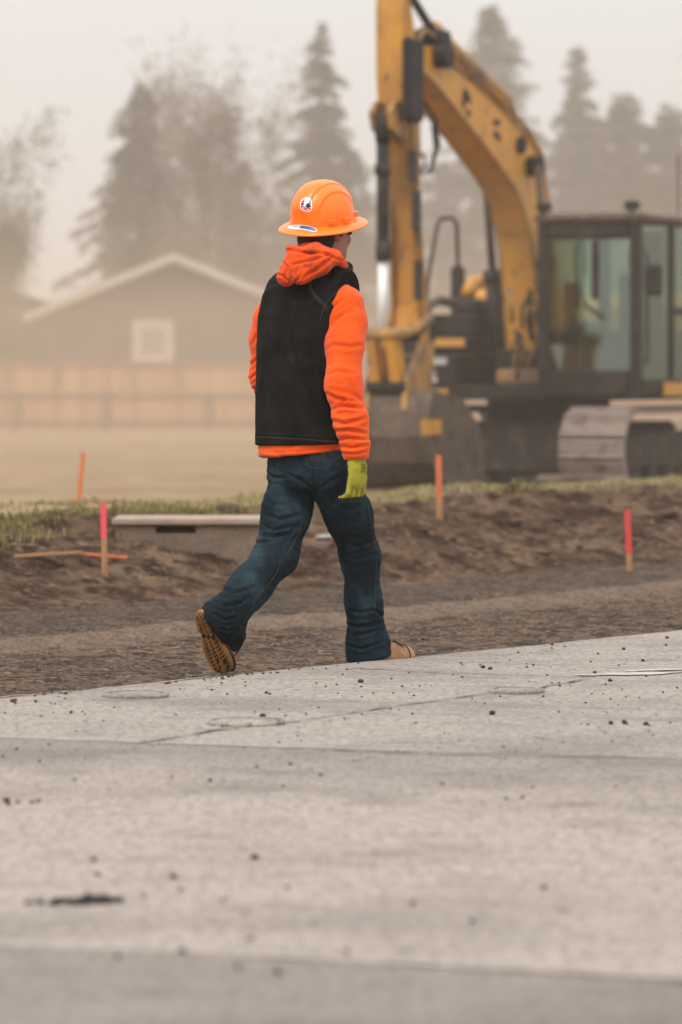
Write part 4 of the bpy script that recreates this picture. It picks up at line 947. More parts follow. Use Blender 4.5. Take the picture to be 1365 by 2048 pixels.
# materials
m_orange = node_mat('orange fleece', (0.80, 0.080, 0.006), .9, layers=[(7, (0.84, .105, .009), .42, .62), (60, (0.70, .078, .008), .52, .72)], bump=[(260, .0015, 3), (25, .003, 3)], spec=.15, sheen=.15)
m_hood = node_mat('soiled orange fleece', (0.72, 0.075, 0.010), .9, layers=[(18, (0.36, .045, .012), .50, .66), (45, (0.20, .045, .02), .58, .70)], bump=[(260, .0015, 3), (25, .004, 3)], spec=.15, sheen=.1)
m_vest = node_mat('black softshell', (0.009, 0.0083, 0.0076), .85, layers=[(6, (0.017, .0155, .014), .45, .65), (13, (0.035, .026, .019), .60, .80)], bump=[(300, .0008, 2), (16, .004, 3)], spec=.06)
m_denim = node_mat('dark denim', (0.010, 0.0195, 0.0275), .85, layers=[(8, (0.025, .048, .060), .45, .64), (120, (0.010, .020, .027), .5, .78, (1, 1, .3)), (5, (.008, .013, .017), .5, .64), (11, (0.075, .062, .05), .60, .80)], bump=[(280, .0012, 2), (30, .003, 3)], spec=.08)
m_skin = node_mat('tanned skin', (0.36, 0.16, 0.10), .5, layers=[(30, (0.30, .12, .075), .45, .65)], spec=.35)
m_skin.node_tree.nodes['Principled BSDF'].inputs['Subsurface Weight'].default_value = .08
m_hair = node_mat('short dark hair', (0.022, 0.015, 0.011), .7, bump=[(220, .004, 3, (1, 1, .25))])
m_hat = node_mat('orange hard hat plastic', (0.98, 0.19, 0.008), .28, layers=[(14, (0.92, .16, .01), .55, .75), (60, (0.55, .14, .04), .70, .78)], bump=[(45, .0006, 3)], spec=.5)
m_glovey = node_mat('hi vis yellow knit', (0.37, 0.335, 0.03), .85, layers=[(40, (0.30, .27, .035), .48, .66)], bump=[(300, .0015, 3)])
m_gloveb = node_mat('black nitrile palm', (0.032, 0.024, 0.019), .6, layers=[(30, (0.06, .045, .03), .5, .7)])
m_boot = node_mat('tan boot leather', (0.44, 0.25, 0.115), .7, layers=[(14, (0.27, .13, .07), .45, .66)], bump=[(40, .003, 4)])
m_sole = node_mat('gum rubber sole', (0.29, 0.135, 0.045), .8, layers=[(20, (0.14, .065, .028), .50, .66)])
m_soled = node_mat('packed mud', (0.040, 0.024, 0.014), .9, layers=[(40, (.10, .06, .035), .5, .66)])
m_thread = node_mat('grey thread', (0.10, 0.088, 0.075), .8); m_threadg = node_mat('gold thread', (0.085, 0.075, 0.06), .85)
m_lens = node_mat('smoked lens', (0.01, .01, .01), .15, spec=.6)
m_wht = node_mat('sticker white', (0.82, .80, .80), .4); m_stred = node_mat('sticker red', (0.62, .045, .05), .4); m_stblk = node_mat('sticker dark', (0.03, .03, .035), .3)
m_stblue = node_mat('sticker blue', (0.075, .17, .36), .4); m_stsil = node_mat('sticker silver', (0.62, .58, .56), .4)

# joints (distances chosen so that each bone keeps its true length)
hipR, kneeR, ankR = P(662, 945, 14.22), P(721, 1112, 14.42), P(737, 1292, 14.52)
hipL, kneeL, ankL = P(592, 945, 14.34), P(553, 1110, 14.25), P(446, 1240, 14.02)
shR, elR, wrR = P(694, 606, 14.16), P(686, 770, 14.08), P(713, 912, 14.06)
shL, elL, wrL = P(548, 602, 14.42), P(533, 752, 14.48), P(558, 866, 14.60)
chest = P(618, 640, 14.28); neck = P(647, 515, 14.30); headc = P(651, 459, 14.33)

# torso sections: (z, cx, cy, half width, half depth, heading)
def sec(py, px, Yd, a, b_, hd=43): q = P(px, py, Yd); return (q[2], q[0], q[1], a, b_, R(hd))
vest_secs = [sec(898, 608, 14.28, .200, .148, 44), sec(860, 607, 14.28, .196, .145, 44), sec(800, 606, 14.28, .188, .142, 43), sec(740, 607, 14.28, .186, .142, 42), sec(680, 610, 14.28, .190, .142, 41),
             sec(630, 614, 14.28, .196, .138, 40), sec(590, 619, 14.28, .196, .125, 40), sec(560, 625, 14.28, .178, .108, 40), sec(540, 633, 14.29, .135, .092, 40), sec(522, 642, 14.295, .088, .078, 42), sec(505, 647, 14.30, .07, .07, 43)]
Rs = np.array([math.cos(R(40)), -math.sin(R(40)), 0]); Fs = np.array([math.sin(R(40)), math.cos(R(40)), 0])
def vest_sdf(p):
    d = loft(p, vest_secs, 2.3)
    # shoulders: yoke from the neck out to both arms
    d = smin(d, limb(p, [P(572, 572, 14.36), P(648, 548, 14.29), P(696, 583, 14.17)], [.055, .060, .070], .03), .03)
    d = smax(d, plane(p, P(697, 600, 14.165), Rs) + .004, .006)        # arm holes
    d = smax(d, plane(p, P(545, 600, 14.415), -Rs) + .012, .006)
    d = smin(d, limb(p, [neck + Rt * -.06 + UP * -.03, neck + Fw * .085 - UP * .045, neck + Rt * .060 + Fw * .062 - UP * .040, neck + Rt * .085 - UP * .042 + Fw * .01, neck + Rt * .05 - Fw * .06 - UP * .02, neck - Rt * .04 - Fw * .07 - UP * .02, neck + Rt * -.06 + UP * -.03], [.020] * 7, .02), .015)
    return smax(d, plane(p, P(600, 889, 14.28), np.array([.03, .0, -1.0])), .006)
def vest_disp(pts, vn):
    F_ = [([(590, 600), (585, 680), (600, 760), (640, 830)], 7, 3.2), ([(560, 640), (558, 700), (566, 780)], 6, 2.2), ([(625, 640), (618, 720), (632, 800), (660, 862)], 7, 3.5), ([(645, 740), (655, 800), (676, 860)], 6, 3),
          ([(540, 700), (545, 790), (560, 860)], 6, 2), ([(600, 840), (590, 870), (592, 885)], 5, 2), ([(664, 530), (655, 560), (640, 600)], 6, 2), ([(560, 590), (600, 600), (640, 590)], 8, 2),
          ([(513, 873), (560, 874), (620, 879), (684, 884)], 2.2, 2.5)]
    d = folds(pts, vn, F_); d += .0045 * (.4 - np.abs(vnoise(pts * np.array([1, 1, .45]), 9, 91, 2))) + .002 * vnoise(pts * np.array([1, 1, .35]), 18, 93, 2) + .0015 * vnoise(pts, 30, 92, 2)
    return d
lo = [min(shL[0], elL[0]) - .22, 13.85, .82]; hi = [shR[0] + .16, 14.95, 1.62]
vest, vp, vq = from_sdf('vest', vest_sdf, [P(490, 0, PY)[0], 13.95, .70], [P(745, 0, PY)[0], 14.65, 1.58], .0042, m_vest, person, vest_disp)

def hoodie_sdf(p):
    s2 = [(z, x, y, a - .018, b_ - .016, h) for z, x, y, a, b_, h in vest_secs]
    s2 = [(P(0, 922, 14.28)[2], s2[0][1] + .004, s2[0][2], s2[0][3] + .008, s2[0][4] + .010, s2[0][5])] + s2[1:]
    d = loft(p, s2, 2.3)
    d = smax(d, plane(p, P(548, 914, 14.28), np.array([.11, 0, -1.0])), .01)
    ar = limb(p, [shR - Rs * .004 - UP * .006, shR + Rs * .002 + np.array([0, 0, -.08]), (shR + elR) / 2 + Rs * .000, elR + Rs * .004, (elR + wrR) / 2 + Rs * .006, wrR - UP * .004], [.068, .070, .067, .064, .060, .043], .03)
    cuff = limb(p, [wrR + UP * .035, wrR - UP * .008], [.050, .045], .01); ar = smin(ar, cuff, .012)
    ar = smax(ar, plane(p, wrR - UP * .012, np.array([0.08, 0, -1.0])), .006)
    d = smin(d, ar, .02)
    al = limb(p, [shL + Rs * .02, shL - Rs * .008 - UP * .07, (shL + elL) / 2 - Rs * .012, elL, (elL + wrL) / 2, wrL], [.056, .066, .064, .058, .052, .042], .03)
    return smin(d, al, .02)
def hoodie_disp(pts, vn):
    F_ = [([(652, 640), (662, 618), (684, 600)], 4, 3), ([(655, 664), (672, 640), (700, 622)], 5, 3), ([(652, 700), (668, 690), (700, 694), (726, 690)], 5, 2.5), ([(655, 750), (676, 742), (708, 748)], 5, 3.2),
          ([(655, 788), (672, 797), (690, 800), (680, 812), (712, 814)], 4.5, 6), ([(662, 820), (690, 812), (726, 818)], 4, 4), ([(665, 842), (690, 848), (727, 838)], 4.5, 6), ([(672, 862), (695, 858), (728, 866)], 4, 6.5),
          ([(678, 880), (700, 876), (733, 880)], 3.5, 5), ([(682, 893), (705, 896), (735, 890)], 3.5, 5), ([(686, 906), (712, 908), (733, 904)], 3, 3.5), ([(700, 760), (708, 790), (722, 800)], 4, 3),
          ([(497, 735), (508, 725), (516, 715)], 3, 4), ([(500, 760), (510, 750), (518, 745)], 3, 4), ([(503, 785), (512, 775), (520, 770)], 3, 4), ([(506, 690), (514, 670)], 4, 3),
          ([(684, 596), (700, 592), (722, 598), (731, 606)], 1.6, 1.3), ([(540, 905), (600, 903), (676, 896)], 3, 1.5)]
    d = folds(pts, vn, F_); low = sstep(P(0, 700, PY)[2], P(0, 860, PY)[2], pts[:, 2])
    d += (.0016 + .0060 * low) * (.4 - np.abs(vnoise(pts * np.array([.6, .6, 1.7]), 17, 71, 2))) + .001 * vnoise(pts, 60, 72, 2)
    return d
hoodie, hp_, hq_ = from_sdf('hoodie', hoodie_sdf, [P(478, 0, PY)[0], 13.90, .70], [P(750, 0, PY)[0], 14.85, 1.50], .0042, m_orange, person, hoodie_disp)

# hood hanging on the back
def hood_sdf(p):
    n0 = neck + UP * .035
    ring = []
    for k in range(13):
        an = 2 * math.pi * k / 12; ring.append(n0 - Fw * .012 + Rt * .072 * math.sin(an) - Fw * .078 * math.cos(an) + UP * (.034 * math.cos(an) - .034))
    d = limb(p, ring, [.018] * 13, .012)
    bag = limb(p, [P(632, 516, 14.20), P(596, 530, 14.155), P(571, 556, 14.15)], [.058, .050, .034], .04, flat=((Fw * .9 + UP * .3) / .95, .80))
    bag = smin(bag, limb(p, [P(664, 514, 14.17), P(640, 528, 14.135), P(604, 552, 14.12)], [.030, .038, .032], .03), .03)
    d = smin(d, bag, .022)
    d = smin(smin(d, limb(p, [P(690, 532, 14.19), P(672, 516, 14.16), P(650, 506, 14.15)], [.014, .020, .022], .02), .018), limb(p, [P(580, 497, 14.16), P(610, 501, 14.13), P(650, 504, 14.13), P(684, 520, 14.18)], [.014, .013, .013, .012], .008), .007)
    hole = ell(p, n0 + UP * .07 - Fw * .012, [Rt, Fw, UP], [.066, .074, .085]); d = smax(d, -hole, .012)
    return d
def hood_disp(pts, vn):
    F_ = [([(577, 500), (610, 506), (650, 508), (684, 522)], 3.2, 5), ([(672, 510), (640, 535), (606, 556)], 4, 5), ([(670, 506), (630, 520), (585, 530)], 3.5, 4), ([(560, 520), (575, 535), (572, 560)], 3.5, 4), ([(552, 548), (566, 552), (580, 566)], 3, 3.5),
          ([(588, 570), (598, 556), (606, 545)], 3, 3), ([(684, 505), (690, 515), (688, 530)], 2.5, 3)]
    return folds(pts, vn, F_) + .0028 * vnoise(pts, 26, 61, 3)
hood, hdp, hdq = from_sdf('hood', hood_sdf, [P(535, 0, PY)[0], 13.98, 1.34], [P(705, 0, PY)[0], 14.48, 1.60], .0034, m_hood, hoodie, hood_disp)

# jeans
def jeans_sdf(p):
    s2 = [sec(880, 620, 14.28, .160, .116, 44), sec(915, 622, 14.28, .172, .124, 44), sec(950, 628, 14.28, .184, .132, 44), sec(975, 630, 14.28, .160, .112, 44)]
    d = loft(p, s2, 2.2)
    rl = limb(p, [hipR + Rt * -.01, (hipR + kneeR) / 2 + np.array([.010, 0, 0]), kneeR, (kneeR + ankR) / 2 + np.array([-.004, 0, 0]), ankR, ankR - UP * .05], [.092, .083, .069, .064, .075, .079], .04)
    rl = smax(rl, plane(p, P(740, 1318, 14.52), np.array([0.15, 0.05, -1.0])), .008)
    hl = (ankL - kneeL); hl = hl / np.linalg.norm(hl)
    ll = limb(p, [hipL, (hipL + kneeL) / 2, kneeL, (kneeL + ankL) / 2, ankL, ankL + hl * .03], [.095, .086, .075, .071, .071, .070], .04)
    ll = smin(ll, limb(p, [ankL, P(430, 1228, 13.99)], [.05, .046], .02), .03)
    # the hem sags below the raised heel
    ll = smin(ll, limb(p, [ankL + np.array([.0, .02, .02]), P(462, 1272, 14.06), P(462, 1283, 14.06)], [.056, .048, .036], .03), .03)
    ll = smax(ll, plane(p, P(434, 1272, 14.02), np.array([-.78, -.10, -.62])), .008)
    return smin(smin(d, rl, .03), smin(d, ll, .03), .012)
def jeans_disp(pts, vn):
    F_ = [([(532, 945), (548, 955), (575, 955)], 4, 3), ([(536, 1030), (560, 1040), (600, 1030)], 5, 5), ([(528, 1050), (550, 1062), (590, 1052)], 4, 5), ([(522, 1072), (545, 1075), (580, 1066), (596, 1050)], 4.5, 6.5), ([(512, 1088), (530, 1085), (560, 1080)], 3.5, 5),
          ([(660, 1000), (690, 1020), (730, 1010)], 5, 3), ([(690, 1085), (715, 1092), (752, 1080)], 4, 5.5), ([(688, 1105), (712, 1118), (750, 1108)], 4, 4.5), ([(700, 1060), (730, 1058), (752, 1050)], 4, 3.5),
          ([(695, 1250), (720, 1254), (765, 1246)], 4, 4.5), ([(708, 1272), (732, 1268), (762, 1258)], 3.5, 3), ([(698, 1292), (725, 1298), (768, 1284)], 3.5, 3.5), ([(740, 1215), (756, 1225), (768, 1236)], 3.5, 5), ([(700, 1220), (722, 1226), (750, 1218)], 4, 3.5),
          ([(420, 1200), (450, 1212), (478, 1208), (496, 1196)], 4, 6), ([(436, 1178), (470, 1186), (505, 1176)], 4.5, 5), ([(428, 1228), (450, 1240), (474, 1234)], 3.5, 6), ([(440, 1256), (455, 1262), (474, 1256)], 3, 5), ([(470, 1212), (476, 1228), (468, 1240)], 3, 5),
          ([(630, 985), (600, 960), (570, 945)], 5, 3.2), ([(632, 985), (660, 962), (690, 950)], 5, 3.2), ([(626, 915), (627, 950), (630, 988)], 2.4, 3), ([(530, 1000), (548, 1010), (575, 1008)], 5, 3),
          ([(600, 1040), (585, 1085), (560, 1130), (530, 1180)], 3, 2.0)]
    d = folds(pts, vn, F_); d += .0048 * (.42 - np.abs(vnoise(pts * np.array([.7, .7, 1.7]), 15, 81, 2))) + .0030 * (.4 - np.abs(vnoise(pts * np.array([1, 1, 1.6]), 34, 83, 2))) + .0010 * vnoise(pts, 70, 82, 2); return d
jeans, jp_, jq_ = from_sdf('jeans', jeans_sdf, [P(395, 0, PY)[0], 13.85, -.02], [P(800, 0, PY)[0], 14.75, .86], .0039, m_denim, person, jeans_disp)

# body: one continuous figure inside the clothes
HP = R(47); Fh = np.array([math.sin(HP), math.cos(HP), 0]); Rh = np.array([math.cos(HP), -math.sin(HP), 0])
def hd(a, b_, c_): return headc + Rh * a + Fh * b_ + UP * c_       # right, forward, up from the head centre
def body_sdf(p):
    d = ell(p, hd(0, -.012, .012), [Rh, Fh, UP], [.076, .094, .098])
    d = smin(d, ell(p, hd(0, .026, -.055), [Rh, Fh, UP], [.060, .070, .074]), .03)          # jaw and face
    d = smin(d, limb(p, [hd(0, .086, .0), hd(0, .106, -.030), hd(0, .104, -.038)], [.010, .013, .012], .01), .012)   # nose
    for s_ in (-1, 1):
        d = smin(d, ell(p, hd(s_ * .034, .076, -.036), [Rh, Fh, UP], [.022, .016, .018]), .015)            # cheeks
        d = smax(d, -ell(p, hd(s_ * .032, .094, .002), [Rh, Fh, UP], [.016, .014, .010]), .008)              # eye sockets
        d = smin(d, ell(p, hd(s_ * .030, .078, .001), [Rh, Fh, UP], [.012, .011, .010]), .003)
        e_ = ell(p, hd(s_ * .083, -.010, -.016), [Rh * s_ * .90 + Fh * -.42, Fh * .90 + Rh * s_ * .42, UP], [.012, .021, .034])
        e_ = smax(e_, -ell(p, hd(s_ * .090, -.006, -.012), [Rh, Fh, UP], [.007, .009, .018]), .004); d = smin(d, e_, .006)
    d = smin(d, ell(p, hd(0, .090, -.066), [Rh, Fh, UP], [.022, .010, .006]), .006); d = smin(d, ell(p, hd(0, .088, -.076), [Rh, Fh, UP], [.019, .010, .006]), .006)
    d = smin(d, ell(p, hd(0, .078, -.104), [Rh, Fh, UP], [.022, .018, .016]), .02)                              # chin
    d = smin(d, limb(p, [hd(0, -.018, -.05), neck - UP * .07], [.058, .064], .02), .025)
    s2 = [(z, x, y, a - .045, b_ - .035, h) for z, x, y, a, b_, h in vest_secs[:-2]]
    d = smin(d, loft(p, s2, 2.1), .05)
    for a_, e2, w_ in ((shR, elR, wrR), (shL, elL, wrL)):
        d = smin(d, limb(p, [a_ * .75 + neck * .25 - UP * .03, a_ + (e2 - a_) * .25, e2, w_], [.035, .036, .034, .024], .02), .03)
    for h_, k_, n_ in ((hipR, kneeR, ankR), (hipL, kneeL, ankL)):
        d = smin(d, limb(p, [h_, k_, n_ + (k_ - n_) * .12], [.080, .050, .036], .03), .04)
    return d
body, bp_, bq_ = from_sdf('body', body_sdf, [P(420, 0, PY)[0], 13.92, .10], [P(765, 0, PY)[0], 14.85, 1.66], .0048, m_skin, person)

# hair: short crop around the nape
def hair_sdf(p):
    d = ell(p, hd(0, -.016, .014), [Rh, Fh, UP], [.081, .100, .104]); q = p - headc.astype(np.float32); f_ = q @ Fh.astype(np.float32); u_ = q[:, 2]
    d = smin(d, ell(p, hd(0, -.042, -.040), [Rh, Fh, UP], [.076, .070, .066]), .02)
    lim = np.where(f_ > -.022, .004 - u_, -.080 - u_)               # side burns end high, nape low
    return smax(d, lim.astype(np.float32), .006)
from_sdf('hair', hair_sdf, headc - .14, headc + .14, .0036, m_hair, person, lambda pts, vn: .0012 * vnoise(pts, 140, 5, 2))
# safety glasses
b = MB(); pts = [hd(.082, -.012, .004), hd(.084, .03, .004), hd(.078, .062, .002)]
b.tube(pts, .0032, 6); pts = [hd(-.082, -.012, .004), hd(-.084, .03, .004), hd(-.078, .062, .002)]; b.tube(pts, .0032, 6)
n_ = 14; v = []
for i in range(n_ + 1):
    an = R(-62 + 124 * i / n_); v += [hd(.078 * math.sin(an), .046 + .062 * math.cos(an), .018), hd(.076 * math.sin(an), .044 + .060 * math.cos(an), -.018)]
b.add(v, [(2 * i, 2 * i + 2, 2 * i + 3, 2 * i + 1) for i in range(n_)]); b.build('safety_glasses', m_lens, person, loc=PL)

# gloves
def hand_sdf(w, dwn, fwd, outd, curl=1.0):
    """w wrist, dwn along the hand, fwd towards the thumb side, outd out of the back of the hand"""
    parts = []
    ax = [fwd, outd, dwn]
    def f(p):
        d = ell(p, w + dwn * .052, ax, [.046, .023, .060]); d = smin(d, limb(p, [w - dwn * .03, w + dwn * .02], [.031, .035], .01, flat=(outd, .75)), .02)
        for k, (o_, ln, sp) in enumerate(((-.038, .82, -.15), (-.0135, .97, -.08), (.012, 1.0, .05), (.037, .92, .17))):
            base = w + dwn * (.086 + .006 * (1 - abs(k - 1.6) / 2)) + fwd * o_; a1, a2, a3 = R(18 * curl + 3 * k), R(52 * curl), R(82 * curl)
            def dr(a): v_ = dwn * math.cos(a) - outd * math.sin(a) + fwd * sp; return v_ / np.linalg.norm(v_)
            k1 = base + dr(a1) * .044 * ln; k2 = k1 + dr(a2) * .027 * ln; k3 = k2 + dr(a3) * .021 * ln
            d = smin(d, limb(p, [base - dwn * .02, k1, k2, k3], [.0120, .0108, .0098, .0086], .004), .0025)
        t0 = w + dwn * .028 + fwd * .030 - outd * .006; t1 = t0 + (dwn * .70 + fwd * .55 - outd * .35) * .040; t2 = t1 + (dwn * .88 + fwd * .12 - outd * .42) * .032
        return smin(d, limb(p, [t0, t1, t2], [.018, .013, .0105], .006), .010)
    return f
for nm, w, dn, fd, od in (('R', wrR, np.array([.05, 0, -1.0]), Fw, Rt), ('L', wrL, np.array([.25, .35, -.90]), Fw, -Rt)):
    dn = dn / np.linalg.norm(dn); fd = fd - dn * (fd @ dn); fd /= np.linalg.norm(fd); od = np.cross(dn, fd); od = od if od @ (Rt if nm == 'R' else -Rt) > 0 else -od
    hf = hand_sdf(w + dn * .012, dn, fd, od)
    def slots(fc, fn_, w=w, dn=dn, fd=fd, od=od):
        al = (fc - w) @ dn; return ((fn_ @ od < -.05) & (al > .03)) | (al > .150) | ((fc - w) @ fd > .052)
    glove, gp_, gq_ = from_sdf('glove', hf, w - .12 + dn * .06, w + .12 + dn * .09, .0021, [m_glovey, m_gloveb], person, lambda pts, vn: .0010 * vnoise(pts, 70, 6, 2), 1, slots)
    if nm == 'R': gloveR, gRp, gRq = glove, gp_, gq_
for nm, w, dn in (('R', wrR, 0), ('L', wrL, 0)): pass

# boots
def boot(toe, heel, nrm, label, seed, up_leg):
    """toe, heel: centre of the sole ends; nrm: out of the bottom of the sole"""
    ax = toe - heel; Lf = np.linalg.norm(ax); ax = ax / Lf; nrm = nrm - ax * (nrm @ ax); nrm /= np.linalg.norm(nrm); sd = np.cross(nrm, ax); upv = -nrm
    def W_(t): return .0415 + .0145 * sstep(.35, .72, t) - .003 * np.exp(-((t - .35) / .12) ** 2)
    def sole_sdf(p, th=.024, grow=0.0):
        q = p - heel.astype(np.float32); a = (q @ ax.astype(np.float32)); s_ = q @ sd.astype(np.float32); h = q @ upv.astype(np.float32); t_ = a / Lf; w_ = W_(t_)
        a2 = np.clip(a, w_ * .95, Lf - w_ * 1.05); d2 = np.sqrt((a - a2) ** 2 + s_ ** 2) - w_ - grow
        return smax(d2, np.abs(h - th / 2) - th / 2, .005)
    def upper(p):
        c = lambda t_, h: heel + ax * Lf * t_ + upv * h
        d = limb(p, [c(.22, .055), c(.50, .058), c(.80, .050)], [.036, .044, .042], .03, flat=(sd, 1.0))
        d = smin(d, limb(p, [c(.20, .05), c(.17, .09), up_leg], [.036, .030, .026], .01), .02)
        return smax(d, (.018 - (p - heel.astype(np.float32)) @ upv.astype(np.float32)), .006)
    c = (toe + heel) / 2; ub, _, _ = from_sdf('boot', upper, c - .24, c + .26, .0045, m_boot, person, lambda pts, vn: .0022 * vnoise(pts, 28, seed, 3))
    so, sp_, sq_ = from_sdf('sole', sole_sdf, c - .22, c + .22, .004, m_sole, ub)
    # tread: rows of chevrons over packed mud
    b = MB(); b2 = MB(); rg_ = random.Random(seed)
    outl = []
    for i in range(40):
        an = 2 * math.pi * i / 40; t_ = .5 - .5 * math.cos(an); w_ = W_(t_) * min(1, math.sqrt(max(0, 1 - ((t_ - .5) / .5) ** 6))) * .90; outl.append(heel + ax * Lf * (.02 + .96 * t_) + sd * (w_ if an < math.pi else -w_) + nrm * .0045)
    b2.add(outl, [tuple(range(40))]); mud = b2.build('packed_mud', m_soled, ub, loc=PL)
    t_ = .05
    while t_ < .95:
        if not .33 < t_ < .40:
            w_ = float(W_(np.array(t_))) * min(1, math.sqrt(max(0, 1 - ((t_ - .5) / .5) ** 4))) * .93; n = 6
            for k in range(n):
                if rg_.random() < .06: continue
                x0, x1 = -w_ + 2 * w_ * k / n, -w_ + 2 * w_ * (k + .86) / n; z0 = .0075 * (1 if k % 2 else -1)
                a0 = heel + ax * (Lf * t_ + z0) + sd * x0; a1 = heel + ax * (Lf * t_ - z0) + sd * x1; hh = .0085
                v = []
                for q in (a0 - ax * .0036, a1 - ax * .0036, a1 + ax * .0036, a0 + ax * .0036): v += [q + nrm * .001, q + nrm * (hh + .002)]
                b.add(v, [(1, 3, 5, 7), (0, 1, 3, 2)[::-1], (2, 3, 5, 4)[::-1], (4, 5, 7, 6)[::-1], (6, 7, 1, 0)[::-1]])
        t_ += .055
    b.build('tread', m_sole, ub, loc=PL)
    b = MB(); wl = []
    for i in range(36):
        an = 2 * math.pi * i / 36; t_ = .5 - .49 * math.cos(an); w_ = float(W_(np.array(t_))) * min(1, math.sqrt(max(0, 1 - ((t_ - .5) / .5) ** 6))); wl.append(heel + ax * Lf * t_ + sd * (w_ if an < math.pi else -w_) * 1.0 + upv * .027)
    b.tube([heel + ax * Lf * .77 + sd * .046 * math.cos(q_) + upv * (.05 + .047 * math.sin(q_)) for q_ in np.linspace(-.2, 3.34, 14)], .0022, 5); b.tube(wl, .0045, 6, close=True); b.build('welt', m_soled, ub, loc=PL, smooth=True)
    for tq in (.60, .645, .69):
        b = MB(); b.tube([heel + ax * Lf * tq - sd * .030 + upv * (.098 - (tq - .6) * .12), heel + ax * Lf * (tq + .01) + upv * (.113 - (tq - .6) * .15), heel + ax * Lf * tq + sd * .030 + upv * (.098 - (tq - .6) * .12)], .0036, 6); b.build('bootlace', m_soled, ub, loc=PL, smooth=True)
    return ub
toeL = P(447, 1349, 14.07); heelL = P(401, 1224, 13.96)
boot(toeL, heelL, np.array([-.68, -.70, -.12]), None, 3, ankL + (kneeL - ankL) * .18)
gz = float(ground_z(P(775, 0, 14.6)[0], 14.6)[0]); hR = ankR.copy(); hR[2] = gz + .004; hR = hR - Fw * .03; tR = hR + (Fw * .96 + Rt * .16) * .258
boot(tR, hR, np.array([0, 0, -1.0]), None, 4, ankR + (kneeR - ankR) * .16)
b = MB()
for k in range(0):
    c_ = hR + (tR - hR) * (.62 + .07 * k) + UP * (.098 - .006 * k); sdv = np.cross(UP, (tR - hR) / np.linalg.norm(tR - hR)); b.tube([c_ - sdv * .026 - UP * .008, c_ + UP * .003, c_ + sdv * .026 - UP * .008], .0035, 6)


# ------------------------------------------------------------------ hard hat
hc = P(646, 443, 14.33); Uh = np.array([-.06, -.25, 1.0]); Uh /= np.linalg.norm(Uh); Fh2 = Fh - Uh * (Fh @ Uh); Fh2 /= np.linalg.norm(Fh2); Rh0 = Rh; Rh = np.cross(Fh2, Uh)
NA, NP = 180, 64; v = []; ca, cb, ch = .113, .127, .146
def crown_pt(an, t_):
    """t_ 0 at the brim, 1 at the top"""
    ph = t_ * math.pi / 2; e = .86; rr_ = math.cos(ph) ** e; zz = math.sin(ph) ** .92
    x, y = ca * rr_ * math.sin(an), cb * rr_ * math.cos(an); z = ch * zz
    rib = .0060 * (float(sstep(.078, .072, abs(x))) * .9 + float(sstep(.044, .039, abs(x))) * .8) * float(sstep(.10, .35, t_)) * float(sstep(0.0, .02, rr_ + .3))
    n_ = np.array([x / ca ** 2, y / cb ** 2, z / ch ** 2 + 1e-6]); n_ /= np.linalg.norm(n_)
    return np.array([x, y, z]) + n_ * rib
prof = []
for j in range(NP + 1): prof.append(('c', 1 - j / NP))
brim = [(.003, .0015), (.010, -.001), (.022, -.004), (.034, -.009), (.043, -.014), (.0465, -.0175), (.0465, -.021), (.043, -.0205), (.030, -.014), (.015, -.009), (.0, -.006)]
for d_, z_ in brim: prof.append(('b', d_, z_))
rows = len(prof)
for i in range(NA):
    an = 2 * math.pi * i / NA
    for pr in prof:
        if pr[0] == 'c': q = crown_pt(an, pr[1])
        else:
            fr = 1 + .18 * max(0, math.cos(an)) ** 4; q = np.array([(ca + pr[1]) * math.sin(an), (cb + pr[1] * fr) * math.cos(an), pr[2]])
        v.append(hc + Rh * q[0] + Fh2 * q[1] + Uh * q[2])
f = [(i * rows + j, ((i + 1) % NA) * rows + j, ((i + 1) % NA) * rows + j + 1, i * rows + j + 1) for i in range(NA) for j in range(rows - 1)]
hat = mesh_obj('hard_hat', v, f, m_hat, person, smooth=True, loc=PL)
hat_bvh = BVHTree.FromPolygons([Vector(q) for q in v], f)
def slot_box(an, w_, h_, d_):
    c_ = crown_pt(an, .04); q = hc + Rh * c_[0] + Fh2 * c_[1] + Uh * (c_[2] + .006); nn_ = Rh * math.sin(an) + Fh2 * math.cos(an); tt_ = np.cross(Uh, nn_); vv = []
    for z in (-h_ / 2, h_ / 2):
        for a_, b_ in ((-w_ / 2, -d_), (w_ / 2, -d_), (w_ / 2, d_ * .8), (-w_ / 2, d_ * .8)): vv.append(q + tt_ * a_ + nn_ * b_ + Uh * z)
    m = MB(); m.add(vv, [(3, 2, 1, 0), (4, 5, 6, 7), (0, 1, 5, 4), (1, 2, 6, 5), (2, 3, 7, 6), (3, 0, 4, 7)]); o = m.build('accessory_slot', m_hat, hat, loc=PL)
    bv = o.modifiers.new('bevel', 'BEVEL'); bv.width = .002; bv.segments = 2; return o
def slot_at(px, py, w_, h_=.012):
    loc, *_ = ray(hat_bvh, px, py)
    q = np.array(loc) - hc; slot_box(math.atan2(q @ Rh / ca, q @ Fh2 / cb), w_, h_, .010)
def ray(bvh, px, py):
    o_ = Vector((0, 0, EYE)); d_ = Vector(P(px, py, 1.0)) - o_; d_.normalize(); h = bvh.ray_cast(o_, d_); return h if h[0] is not None else (None, None, None, None)
slot_at(664, 441, .030, .017); slot_box(R(84), .024, .017, .014); slot_box(R(36), .024, .019, .014); slot_box(R(-118), .022, .019, .014); slot_box(R(-40), .024, .016, .014)

